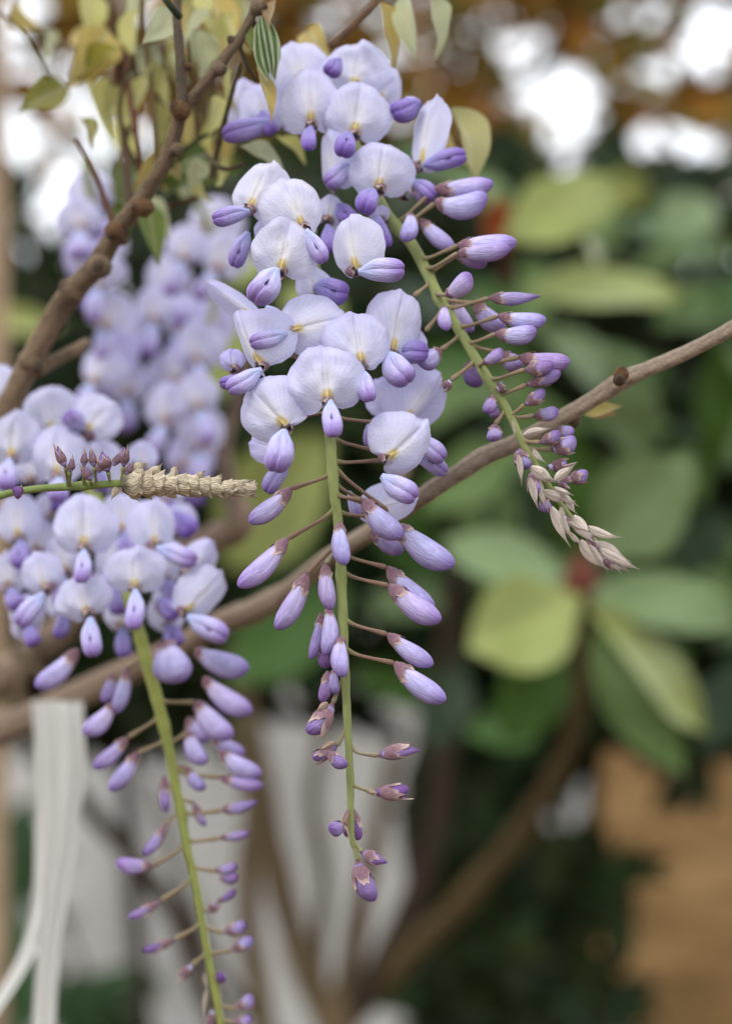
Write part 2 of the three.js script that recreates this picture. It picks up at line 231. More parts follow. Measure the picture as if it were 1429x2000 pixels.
for (const [hx, hy] of [[900, 1750], [1040, 1800], [1150, 1700], [250, 1450], [820, 1650]]) { const a = P(hx, hy, 1.7), f = V(a.x + (hx - 900) * -0.00005, -0.03, a.z); part('stem', tube([f, f.clone().lerp(a, 0.6).add(V(0.02, 0, 0.02)), a, a.clone().add(V(0.04, 0.4, -0.03))], t => lerp(0.017, 0.007, t), { n: 24, rough: 0.15, seed: hx, c: stemCol(dbr, hx) }), M.trunk, hedge, f); }
const inHedge = (x, y) => {
  const wob = 60 * (vnoise(x / 90 + 7, y / 90) - 0.5) * 2;
  if (y < 330 + wob * 1.1) return false;
  if (y > 1440 + wob && x > 1150 + wob * 1.6 - (y > 1700 ? 0 : 0) + 60 * Math.sin(y / 90)) return false;
  if (x < 380 + wob && y > 1180 && y < 1420) return true;
  if (y > 1380 + wob && x < 850 + wob * 0.5) return false;
  return y < 2600;
};
const cDark = (r) => { const k = 0.5 + 0.9 * r(), y = r(); return new THREE.Color().setRGB((0.013 + 0.018 * y * y) * k, (0.027 + 0.01 * y) * k, 0.0095 * k); };
mass('foliage', hedge, 9000, r => { const x = lerp(-500, 1950, r()), y = lerp(300, 2100, r()), dz = lerp(1.3, 1.95, r()); return inHedge(x, y) && !inHole(x, y, wallGaps, 30) && !inHole(x, y, skyGaps, 16) ? P(x, y, dz) : null; }, 0.062, cDark, M.leaf, 21, -0.5);

const bronzeOrigin = V(P(1640, 0, 2.2).x, 0, -(FOCUS + 2.2));
const bronze = thing('bronze_tree', bronzeOrigin, 'bronze brown leaved tree crown with white sky showing through its gaps along the top', 'tree');
{ const f = bronzeOrigin.clone(), a = f.clone().add(V(0.02, 1.2, 0.02)), b = P(1600, 300, 2.2), c = P(1500, -250, 2.2);
  part('trunk', tube([f.clone().add(V(0, -0.05, 0)), a, b, c], t => lerp(0.05, 0.024, t), { n: 40, rough: 0.12, seed: 31, c: stemCol(dbr, 31) }), M.trunk, bronze, f);
  for (const [x, y, x2, y2, s] of [[1600, 260, 1180, 190, 1], [1580, 120, 1420, -60, 2], [1590, 40, 1060, -30, 3], [1510, -150, 700, -160, 4], [560, 120, 60, 90, 5]]) part('limb', tube([P(x, y, 2.2), P((x + x2) / 2, (y + y2) / 2 - 20, 2.2), P(x2, y2, 2.15)], t => lerp(0.014, 0.005, t), { n: 24, rough: 0.12, seed: 40 + s, c: stemCol(dbr, s) }), M.trunk, bronze, P(x, y, 2.2)); }
const cBronze = (r) => { const k = 0.6 + 0.8 * r(), t = r(); const c = t < 0.55 ? [0.3, 0.14, 0.026] : t < 0.85 ? [0.3, 0.2, 0.03] : [0.14, 0.14, 0.03]; return new THREE.Color().setRGB(c[0] * k, c[1] * k, c[2] * k); };
mass('crown', bronze, 9000, r => { const x = lerp(-700, 2100, r()), y = lerp(-700, 480, Math.pow(r(), 0.8)), dz = lerp(2.05, 2.4, r()); const wob = 50 * (vnoise(x / 80, y / 80 + 3) - 0.5) * 2; return y < 400 + wob && !inHole(x, y, skyGaps, x < 300 ? 18 : 9) ? P(x, y, dz) : null; }, 0.055, cBronze, M.bronze, 22, -0.4);
const sunRay = sun.position.clone().sub(sun.target.position).normalize();
mass('crown', bronze, 2700, r => { const z = lerp(-2.9, 1.6, r()), y = lerp(2.12, 2.75, r()), x = lerp(-2.2, 2.2, r()); return y > CAM_Y + 0.12 + Math.max(0, -z) * (TAN + 0.02) + 0.45 * vnoise(x * 2 + 9, z * 2) - 0.1 && V(x, y - CAM_Y, z + 0.55).cross(sunRay).length() > 0.5 ? V(x, y, z) : null; }, 0.11, cBronze, M.bronze, 24, -0.9);

// low ground plants at the foot of the wall, lower left
const fern = thing('leafy_plant', P(150, 1950, 2.3).setY(0), 'soft green leafy plant against the white wall, low at the far left', 'plant');
mass('foliage', fern, 300, r => { const cs = [[20, 1680, 40, 90], [190, 1970, 80, 80], [40, 1900, 40, 100], [90, 2150, 260, 120]], c = cs[Math.floor(r() * cs.length)]; return P(c[0] + (r() + r() - 1) * c[2], c[1] + (r() + r() - 1) * c[3], lerp(2.2, 2.5, r())); }, 0.06, r => { const k = 0.6 + 0.7 * r(); return new THREE.Color().setRGB(0.06 * k, 0.12 * k, 0.045 * k); }, M.leaf, 23, -0.3);
part('stem', tube([P(150, 2200, 2.35).setY(-0.02), P(160, 2300, 2.35), P(170, 1950, 2.35), P(60, 1650, 2.35)], t => lerp(0.012, 0.004, t), { c: stemCol(dbr, 2) }), M.trunk, fern);

// ---------------------------------------------------------------- wooden post and ribbon
{ const a = P(-30, 0, .75), x1 = P(-1, 0, .75).x, w = 0.07, z = a.z; const t = thing('wooden_post', V(x1 - w / 2, 0, z), 'pale tan wooden post just inside the left edge of the picture', 'post');
  const s = new THREE.Shape(); const h = w / 2, r = 0.008; s.moveTo(-h + r, -h); s.lineTo(h - r, -h); s.quadraticCurveTo(h, -h, h, -h + r); s.lineTo(h, h - r); s.quadraticCurveTo(h, h, h - r, h); s.lineTo(-h + r, h); s.quadraticCurveTo(-h, h, -h, h - r); s.lineTo(-h, -h + r); s.quadraticCurveTo(-h, -h, -h + r, -h);
  const g = new THREE.ExtrudeGeometry(s, { depth: 2.6, bevelEnabled: false, curveSegments: 4 }); g.rotateX(-Math.PI / 2); g.translate(x1 - h, -0.02, z);
  const m = new THREE.MeshStandardMaterial({ map: barkMap, bumpMap: barkBump, bumpScale: 0.001, color: 0xc8ab8e, roughness: 0.85 }); part('shaft', g, m, t); }
function ribbon(parent, name, list, dz, th) { // list: [x, y, width px, twist, dz offset]
  const n = 40, cv = k => curve(list.map((q, i) => [i / (list.length - 1), q[k]])), f = [0, 1, 2, 3, 4].map(cv), mk = side => grid(10, n, (u, v) => {
    const z = dz + f[4](v), w = f[2](v) * S(z), a = f[3](v), x = (u - 0.5), c = P(f[0](v), f[1](v), z);
    c.add(V(Math.cos(a) * x * w, 0, Math.sin(a) * x * w + 0.12 * w * (Math.sin(u * 11 + v * 5) + 0.6 * Math.sin(u * 21 - v * 7)) * 0.7 + side * th)); return { p: c, uv: [u, v * 5], c: [1, 1, 1] }; });
  return part(name, mergeGeometries([mk(0.5), mk(-0.5)]), new THREE.MeshPhysicalMaterial({ color: 0xe2e2de, roughness: 0.95, transmission: 0.35, thickness: 0, side: THREE.DoubleSide, bumpMap: fuzz, bumpScale: 0.0003 }), parent);
}
{ const t = thing('white_ribbon', P(115, 1390, .16), 'white fabric ribbon hanging from the woody branch at the lower left, split into two tails', 'ribbon');
  ribbon(t, 'tail', [[112, 1370, 105, .2, 0], [118, 1480, 106, .3, .005], [112, 1600, 100, .4, .01], [92, 1740, 80, .7, .01], [58, 1850, 62, .9, .015], [10, 1940, 50, 1, .02], [-50, 2020, 46, .9, .02]], .19, 0.0006);
  ribbon(t, 'tail', [[118, 1380, 80, -.2, 0], [125, 1500, 82, -.3, 0], [120, 1640, 66, -.5, 0], [104, 1780, 52, -.5, 0], [92, 1900, 44, -.3, 0], [84, 2060, 46, -.2, 0], [80, 2200, 50, 0, 0]], .18, 0.0006); }

// ---------------------------------------------------------------- wisteria: woody parts
const tan = [0.8, 0.63, 0.5], brown = [0.4, 0.28, 0.18];
function woody(parent, name, list, o = {}) { // list: [x, y, width px, dz]
  const pts = list.map(q => P(q[0], q[1], q[3])), n = list.length, wv = curve(list.map((q, i) => [i / (n - 1), q[2] * S(q[3]) / 2]));
  const cum = [0]; for (let i = 1; i < n; i++) cum.push(cum[i - 1] + pts[i].distanceTo(pts[i - 1]));
  const wl = curve(list.map((q, i) => [cum[i] / cum[n - 1], q[2] * S(q[3]) / 2]));
  return part(name, tube(pts, t => wl(t), { n: o.n || n * 10, sg: o.sg || 14, rough: o.rough ?? 0.1, seed: o.seed || 1, c: (t, p) => stemCol(o.col2 ? mix3(o.col || brown, o.col2, sst(0.4, 0.75, t)) : o.col || brown, o.seed || 1)(t, p) }), o.mat || M.bark, parent, pts[0]);
}
function knob(parent, x, y, r, dz, col, seed, dir = V(0.3, 0.4, 0.8)) { const T = dir.clone().normalize(), [U, B] = frame(T); const m = r * S(dz); return part('knot', lobe(P(x, y, dz).addScaledVector(T, -m), T, U, B, m * 2.3, m, m, curve([[0, .5], [.3, 1], [.6, .95], [.85, .6], [1, .1]]), { sg: 10, n: 10, c: (t, p) => mix3(col, col.map(q => q * 0.4), t > 0.8 ? 0.8 : 0.3 * vnoise(t * 9 + seed, p * 2)) }), M.bark, parent, P(x, y, dz)); }
const vine = thing('wisteria_vine', P(-60, 930, .09), 'knotty brown wisteria vine rising from the left edge to the top, with young leaves', 'vine');
woody(vine, 'branch', [[-60, 930, 52, .09], [20, 790, 48, .085], [70, 690, 44, .08], [120, 600, 44, .075], [150, 560, 44, .07], [190, 515, 42, .066], [232, 448, 36, .06], [290, 370, 32, .05], [330, 300, 28, .044], [353, 225, 28, .04], [385, 180, 22, .036], [425, 132, 22, .032], [470, 70, 19, .03], [492, 30, 18, .03], [512, -40, 18, .03]], { seed: 4, rough: .13 });
for (const [x, y, r, dz, s] of [[60, 705, 24, .08, 1], [142, 568, 25, .07, 2], [224, 450, 19, .056, 3], [236, 462, 18, .06, 4], [345, 292, 14, .04, 5], [352, 215, 20, .036, 6], [428, 135, 14, .03, 7], [452, 78, 9, .03, 8], [368, 130, 9, .036, 9], [505, 15, 16, .028, 10], [195, 520, 24, .062, 11], [280, 405, 20, .05, 12]]) knob(vine, x, y, r, dz, s % 3 ? brown : [0.33, 0.17, 0.07], s, V(Math.sin(s * 2), Math.cos(s * 3) * 0.6, 0.6));
woody(vine, 'side_shoot', [[70, 725, 34, .08], [105, 705, 28, .085], [150, 682, 24, .09], [170, 668, 18, .1]], { seed: 5 });
woody(vine, 'twig', [[356, 215, 22, .036], [354, 150, 20, .036], [350, 90, 19, .036], [346, 30, 18, .038], [350, -40, 18, .04]], { seed: 6, col: [0.27, 0.2, 0.14] });
woody(vine, 'green_shoot', [[352, 34, 15, .034], [335, 15, 13, .03], [310, -20, 13, .03]], { seed: 7, col: [0.06, 0.1, 0.03] });
woody(vine, 'twig', [[308, 330, 12, .08], [302, 240, 12, .085], [290, 120, 11, .09], [280, 40, 10, .09], [276, -40, 10, .09]], { seed: 8, col: [0.3, 0.2, 0.06] });
woody(vine, 'twig', [[275, 345, 12, .1], [268, 270, 12, .1], [252, 180, 11, .11], [240, 80, 10, .12]], { seed: 9, col: [0.3, 0.08, 0.045] });
woody(vine, 'twig', [[255, 420, 17, .1], [248, 330, 18, .11], [238, 200, 18, .12], [236, 90, 18, .12]], { seed: 10, col: [0.24, 0.14, 0.09] });
woody(vine, 'twig', [[222, 440, 15, .07], [205, 390, 12, .075], [182, 330, 11, .08], [150, 270, 10, .09]], { seed: 11, col: [0.25, 0.11, 0.07] });
woody(vine, 'twig', [[312, 240, 14, .14], [314, 140, 14, .14], [312, 40, 13, .15]], { seed: 12, col: [0.3, 0.23, 0.18] });
woody(vine, 'twig', [[100, 160, 8, .12], [62, 90, 7, .12], [20, 40, 7, .13], [-30, 0, 6, .13]], { seed: 13, col: [0.3, 0.24, 0.09] });
woody(vine, 'twig', [[412, 350, 12, .06], [425, 290, 13, .06], [440, 230, 10, .055], [470, 120, 8, .045]], { seed: 14, col: [0.23, 0.17, 0.06] });
woody(vine, 'twig', [[330, 330, 9, .09], [370, 285, 9, .085], [430, 250, 9, .08]], { seed: 15, col: [0.08, 0.12, 0.03] });
woody(vine, 'twig', [[260, 440, 10, .12], [330, 405, 10, .12], [400, 380, 10, .11]], { seed: 16, col: [0.28, 0.1, 0.05] });
woody(vine, 'twig', [[500, 160, 8, .04], [470, 90, 8, .035], [500, 40, 8, .03]], { seed: 17, col: [0.2, 0.15, 0.08] });
woody(vine, 'twig', [[640, 92, 17, .06], [680, 58, 17, .065], [740, 0, 16, .07], [790, -50, 16, .075]], { seed: 18, col: [0.32, 0.17, 0.09] });
woody(vine, 'twig', [[480, 320, 9, .05], [440, 330, 9, .05], [400, 300, 9, .06]], { seed: 19, col: [0.28, 0.2, 0.12] });
const yg = [0.55, 0.53, 0.19], yo = [0.56, 0.44, 0.14], pg = [0.55, 0.58, 0.36], og = [0.26, 0.26, 0.06];
const vprof = curve([[0, 0.1], [0.1, 0.6], [0.3, 1], [0.5, 0.92], [0.7, 0.62], [0.88, 0.26], [0.97, 0.08], [1, 0]]);
[[[735, 5], [780, 140], 62, .06, yo, 1], [[790, -10], [805, 120], 44, .065, pg, 0], [[835, -5], [868, 118], 66, .055, pg, 1], [[880, 215], [940, 345], 92, .075, [0.45, 0.43, 0.2], 1], [[870, 240], [905, 330], 50, .085, yo, 0],
 [[500, 135], [541, 232], 34, .028, yo, 1], [[455, 135], [450, 240], 34, .05, yg, 0], [[210, 60], [140, 170], 80, .12, yo, 1], [[235, 100], [115, 165], 60, .11, [0.3, 0.28, 0.04], 0], [[130, 170], [38, 215], 62, .13, og, 1],
 [[215, 150], [200, 270], 60, .13, yg, 0], [[175, 170], [245, 60], 60, .14, yg, 0], [[85, 60], [95, 120], 50, .16, pg, 1], [[340, 30], [284, 80], 56, .05, pg, 1], [[440, 20], [480, 110], 60, .09, yg, 0], [[410, -10], [450, 110], 70, .12, yo, 1],
 [[300, -10], [230, 60], 70, .13, pg, 0], [[165, -20], [180, 90], 60, .14, yg, 1], [[190, 90], [130, 60], 44, .14, yo, 0], [[390, 60], [400, 150], 50, .1, pg, 1], [[330, 140], [325, 230], 44, .1, yg, 0], [[425, 190], [415, 260], 40, .08, yg, 1],
 [[350, 290], [340, 390], 50, .12, og, 0], [[405, 300], [330, 330], 46, .1, [0.1, 0.15, 0.03], 1], [[400, 350], [310, 375], 44, .11, [0.09, 0.14, 0.03], 0], [[420, 360], [440, 300], 40, .08, yg, 1], [[380, 330], [405, 400], 46, .1, yg, 0], [[470, 290], [560, 330], 56, .06, pg, 1], [[540, 270], [600, 310], 40, .07, yg, 0], [[600, 60], [640, 110], 50, .08, yo, 0],
 [[160, 230], [190, 290], 40, .12, yg, 1], [[270, 20], [250, 110], 52, .12, yg, 0], [[30, 10], [75, 60], 50, .18, yo, 0], [[540, 0], [520, 50], 30, .03, [0.4, 0.26, 0.12], 0]].forEach(([b, t, w, dz, c, k], i) => {
  const B = P(...b, dz), T = P(...t, dz + (i % 2 ? -.008 : .01));
  part('leaf', leafGeo(B, T, w * S(dz) * 1.1, V(k ? 0.7 : -0.6, 0.5, 0.7), { col: c, fold: 0.7, droop: 0.16, prof: vprof, seed: i, ribCol: [0.6, 0.6, 0.4], rib: 0.5, nv: 14 }), M.young, vine, B);
});
{ const r = rng(55); for (let i = 0; i < 46; i++) { const x = lerp(215, 470, r()), y = lerp(-20, 400, r()), dz = lerp(.085, .2, r()), a = (r() - 0.5) * 1.6, l = lerp(60, 120, r()), q = r();
  if (x > 400 && y > 330) continue;
  const B = P(x, y, dz), T = P(x + Math.sin(a) * l, y + Math.cos(a) * l, dz + (r() - .5) * .03), k = 0.6 + 0.6 * r(), low = y > 250;
  part('leaf', leafGeo(B, T, lerp(34, 60, r()) * S(dz), V((r() - .5) * 1.6, 0.5, 0.7), { col: (low && q < .6 ? [0.12, 0.17, 0.03] : q < .5 ? yg : q < .75 ? yo : pg).map(c => c * k), fold: 0.6, droop: 0.15, prof: vprof, seed: i, ribCol: [0.5, 0.5, 0.3], rib: 0.4, nv: 10 }), M.young, vine, B); }
  for (let i = 0; i < 14; i++) { const x = lerp(240, 440, r()), y = lerp(-30, 120, r()), dz = lerp(.08, .2, r()); woody(vine, 'twig', [[x, y, 9, dz], [x + (r() - .5) * 60, y + 130, 9, dz + .01], [x + (r() - .5) * 90, y + 260, 7, dz + .02]], { seed: 60 + i, n: 20, sg: 8, col: r() < .5 ? [0.3, 0.2, 0.08] : [0.26, 0.12, 0.07] }); } }
{ // the pleated, silver-haired young leaf beside the top of the branch
  const B = P(512, 32, .026), T = P(532, 168, .02), ax = T.clone().sub(B), L = ax.length(); ax.normalize(); const N = V(0, 0, 1), X = ax.clone().cross(N).normalize();
  const pr = curve([[0, .35], [.15, .75], [.45, 1], [.75, .85], [.92, .5], [1, .3]]);
  const g = grid(84, 16, (u, v) => { const uw = u + 0.05 * (vnoise(u * 4, v * 3) - .5) + 0.03 * Math.sin(v * 5 + u * 7), z = Math.abs((((uw + 1) * 4.6) % 1) - 0.5) * 2, hw = 27 * S(.024) * pr(v), e = v * (1 - 0.2 * (1 - z) * v - 0.12 * Math.abs(u - 0.5)); const p = B.clone().addScaledVector(ax, e * L).addScaledVector(X, (u - 0.5) * 2 * hw).addScaledVector(N, z * 0.0022 * pr(v) - Math.pow(u - 0.5, 2) * 0.012);
    return { p, uv: [u, v], c: mix3([0.13, 0.22, 0.07], mix3([0.62, 0.66, 0.5], [0.4, 0.46, 0.2], vnoise(u * 9, v * 6)), sst(0.4, 0.8, z) * (0.6 + 0.4 * vnoise(u * 30, v * 14))) }; });
  part('leaf', g, M.young, vine, B).userData.label = 'young pleated leaf edged with silver hairs';
  part('leaf', leafGeo(P(494, 45, .03), P(505, 118, .026), 26 * S(.03), V(-.8, .2, .6), { col: [0.2, 0.24, 0.05], fold: 1, prof: vprof }), M.young, vine);
}
const bough = thing('woody_branch', P(1480, 605, .02), 'smooth tan woody branch running diagonally from the right edge down behind the racemes', 'branch');
woody(bough, 'branch', [[1500, 590, 28, .02], [1430, 640, 28, .02], [1330, 692, 29, .024], [1260, 722, 30, .026], [1215, 742, 36, .028], [1170, 772, 32, .03], [1120, 802, 31, .032], [1000, 868, 33, .036], [950, 888, 37, .038], [900, 920, 36, .04], [830, 966, 36, .046], [740, 1028, 34, .075], [640, 1090, 37, .11], [560, 1155, 42, .135], [490, 1196, 52, .15], [440, 1212, 46, .165], [330, 1275, 48, .185], [200, 1335, 54, .205], [60, 1402, 58, .22], [-60, 1450, 60, .225]], { col: tan, col2: [0.5, 0.36, 0.27], seed: 21, rough: 0.11, n: 260 });
knob(bough, 1212, 732, 15, .022, [0.36, 0.17, 0.06], 21, V(0.2, 0.8, 0.5)); knob(bough, 1208, 742, 12, .02, [0.22, 0.13, 0.07], 22, V(0.1, 0.2, 0.9)); knob(bough, 495, 1190, 19, .148, tan, 23); knob(bough, 1120, 818, 14, .035, [0.4, 0.26, 0.18], 24, V(0.2, -1, 0.2));
[[[1140, 812], [1215, 790], 30, .04, [0.42, 0.36, 0.12]], [[1150, 815], [1205, 806], 26, .042, [0.35, 0.22, 0.08]], [[1145, 808], [1190, 775], 22, .044, [0.4, 0.38, 0.16]]].forEach(([b, t, w, dz, c], i) => part('leaf_bud', leafGeo(P(...b, dz), P(...t, dz), w * S(dz), V(0, .4, .9), { col: c, fold: 0.9, prof: vprof, seed: i }), M.young, bough));
const old = thing('old_branch', P(480, 760, .25), 'soft blurred pinkish tan branch dropping behind the racemes at the left of centre', 'branch');
woody(old, 'branch', [[500, 640, 22, .24], [465, 780, 26, .25], [440, 870, 32, .25], [452, 960, 40, .25], [470, 1020, 60, .25], [400, 1062, 56, .26], [320, 1100, 50, .28], [180, 1180, 60, .3], [40, 1300, 70, .32], [-80, 1380, 70, .34]], { col: [0.4, 0.29, 0.22], seed: 25 });
woody(old, 'twig', [[60, 1420, 26, .3], [40, 1340, 24, .3], [70, 1270, 20, .3], [30, 1180, 18, .3]], { col: [0.25, 0.17, 0.1], seed: 26 });
woody(old, 'twig', [[-20, 1300, 22, .32], [60, 1310, 22, .32], [120, 1250, 20, .3], [160, 1190, 18, .3]], { col: [0.3, 0.21, 0.13], seed: 27 });
woody(old, 'twig', [[110, 1400, 20, .3], [90, 1330, 18, .3], [20, 1260, 18, .3]], { col: [0.3, 0.23, 0.15], seed: 28 });
woody(old, 'twig', [[700, 1010, 24, .2], [760, 960, 26, .2], [800, 900, 18, .22]], { col: [0.4, 0.3, 0.24], seed: 29 });

// ---------------------------------------------------------------- wisteria: flowers and buds
const outlineR = [[0, 0.02], [0.16, -0.06], [0.42, -0.09], [0.75, 0.05], [0.95, 0.25], [1.0, 0.45], [0.91, 0.66], [0.67, 0.845], [0.36, 0.955], [0.1, 1.0], [0, 1.02]];
const cOut = new THREE.CatmullRomCurve3(outlineR.map(q => V(q[0], q[1], 0)), false, 'centripetal');
const hubY = 0.22;
function bannerGeo(base, Y, Z, L, hw, o) {
  const X = Y.clone().cross(Z).normalize(), nr = 15, ns = 56, r = rng(o.seed), fold = (o.fold ?? 0.35) * 1.25, curl = o.curl ?? 0.3, refl = o.reflex ?? (0.2 + 0.35 * hash(o.seed, 3)), puff = o.puff ?? 0.12, n1 = r() * 50;
  const fL = fold * (0.55 + 0.9 * r()), fR = fold * (0.55 + 0.9 * r()), tw = (r() - 0.5) * 0.5, nar = (r() - 0.5) * 0.3, bend = (r() - 0.5) * 0.16, lobeD = 0.02 + 0.03 * r(), topP = (r() - 0.35) * 0.05, wv = 0.08 + 0.09 * r(), asym = (r() - 0.5) * 0.08, tint = o.tint || [0.955, 0.955, 1], vio = o.vio ?? 0.35;
  const outl = []; for (let i = 0; i <= ns; i++) { const s = i / ns, q = cOut.getPoint(s < 0.5 ? s * 2 : 2 - s * 2), sg = s < 0.5 ? 1 : -1; let x = q.x * sg, y = q.y; y += topP * Math.exp(-Math.pow(x / 0.1, 2)) * (y > 0.8 ? 1 : 0); const a = Math.atan2(x, y - 0.4); const k = 1 + lobeD * Math.sin(a * 3 + n1) + 0.02 * Math.sin(a * 7 + n1 * 2) + 0.012 * Math.sin(a * 17 + n1); x *= k * (1 + asym * sg * 1.2) * (1 - nar * (y - 0.4)); x += bend * (y - 0.2) * (y - 0.2); y = 0.4 + (y - 0.4) * k; outl.push([x, y]); }
  return grid(ns, nr, (u, v, i, j) => {
    const rr = Math.pow(v, 0.85), x = outl[i][0] * rr, y = hubY + (outl[i][1] - hubY) * rr, ax = Math.abs(x);
    let z = -(x > 0 ? fR : fL) * Math.pow(ax, o.ridge ?? (hash(o.seed, 11) < .6 ? 1.04 : 1.25)) + puff * Math.sin(Math.min(1, ax) * Math.PI) * sst(0, 0.4, y) - refl * Math.pow(Math.max(0, y - 0.25), 2) * 1.2 - curl * Math.pow(sst(0.72, 1, rr), 2) * 0.28;
    z -= 0.075 * Math.exp(-Math.pow(x / 0.07, 2)) * sst(0.1, 0.3, y) * (1 - 0.6 * sst(0.6, 1, y)); z += 0.05 * Math.exp(-Math.pow((ax - 0.14) / 0.07, 2)) * (1 - sst(0.1, 0.32, y));
    z += tw * x * (y - 0.3); z += wv * 1.3 * (vnoise(x * 2.2 + n1, y * 2.2) - 0.5) + wv * 0.55 * sst(0.6, 1, rr) * Math.sin(u * 31 + n1) + 0.5 * wv * (vnoise(x * 6 + n1, y * 5) - 0.5);
    z -= 0.22 * sst(0.25, -0.1, y) * (ax > 0.1 ? 1 : ax / 0.1);
    const p = base.clone().addScaledVector(X, x * hw).addScaledVector(Y, y * L).addScaledVector(Z, z * hw);
    const e = sst(0.82, 1, rr) * vio + 0.16 * vio * sst(0.3, 0.9, y);
    const age = sst(0.9, 1, rr) * sst(0.72, 0.85, vnoise(u * 17 + n1, 3)) * 0.55; return { p, uv: [x * 0.5 + 0.5, (y + 0.1) / 1.2], c: mix3(mix3([0.97, 0.97, 0.97], [0.8, 0.74, 0.95], e).map((q, k) => q * tint[k] * (0.97 + 0.06 * vnoise(x * 3 + n1, y * 3))), [0.62, 0.5, 0.4], age) };
  });
}
const lilac = { hi: C('#c2c0e6'), mid: C('#b0a6d6'), edge: C('#9a78b8'), tip: C('#9177ba'), deep: C('#4e3590'), blue: C('#bccbee') };
const budProf = curve([[0, .34], [.12, .5], [.28, .74], [.45, .93], [.62, 1], [.78, .93], [.9, .7], [.97, .42], [1, .18]]);
const pointProf = curve([[0, .4], [.2, .78], [.4, 1], [.55, .95], [.72, .68], [.86, .42], [.95, .22], [1, .1]]);
const wingProf = curve([[0, .4], [.15, .66], [.35, .88], [.58, 1], [.78, .96], [.92, .72], [1, .25]]);
const calProf = curve([[0, .2], [.12, .55], [.35, .88], [.7, 1], [1, 1.04]]);
const stems = new Map();
function nearest(list, a) { let best = list[0], d = 1e9; for (const q of list) { const e = (q.x - a.x) ** 2 + (q.y - a.y) ** 2; if (e < d) { d = e; best = q; } } return best.clone(); }
function pedicel(parent, a, b, dz, w, col, sag = 0.06) { if (parent.parent?.userData && stems.has(parent.parent)) a = nearest(stems.get(parent.parent), a); else if (stems.has(parent)) { a = nearest(stems.get(parent), a); } const m = a.clone().lerp(b, 0.5); const l = a.distanceTo(b); m.y -= sag * l * 0.4; m.z += l * 0.04; return part('pedicel', tube([a, a.clone().lerp(m, 0.5).add(V(0, -sag * l * 0.3, 0)), m, m.clone().lerp(b, 0.5), b], t => w / 2 * S(dz) * (1.2 - 0.42 * Math.sin(Math.PI * Math.min(1, t * 1.15)) + 0.12 * t + 0.8 * Math.exp(-t * 9)), { sg: 8, n: 16, c: (t) => mix3([0.3, 0.33, 0.1], col, sst(0, 0.35, t)) }), M.stem, parent, a); }
const pinkTan = [0.36, 0.21, 0.15], calC = C('#8d687c'), calRim = C('#d3bab0');
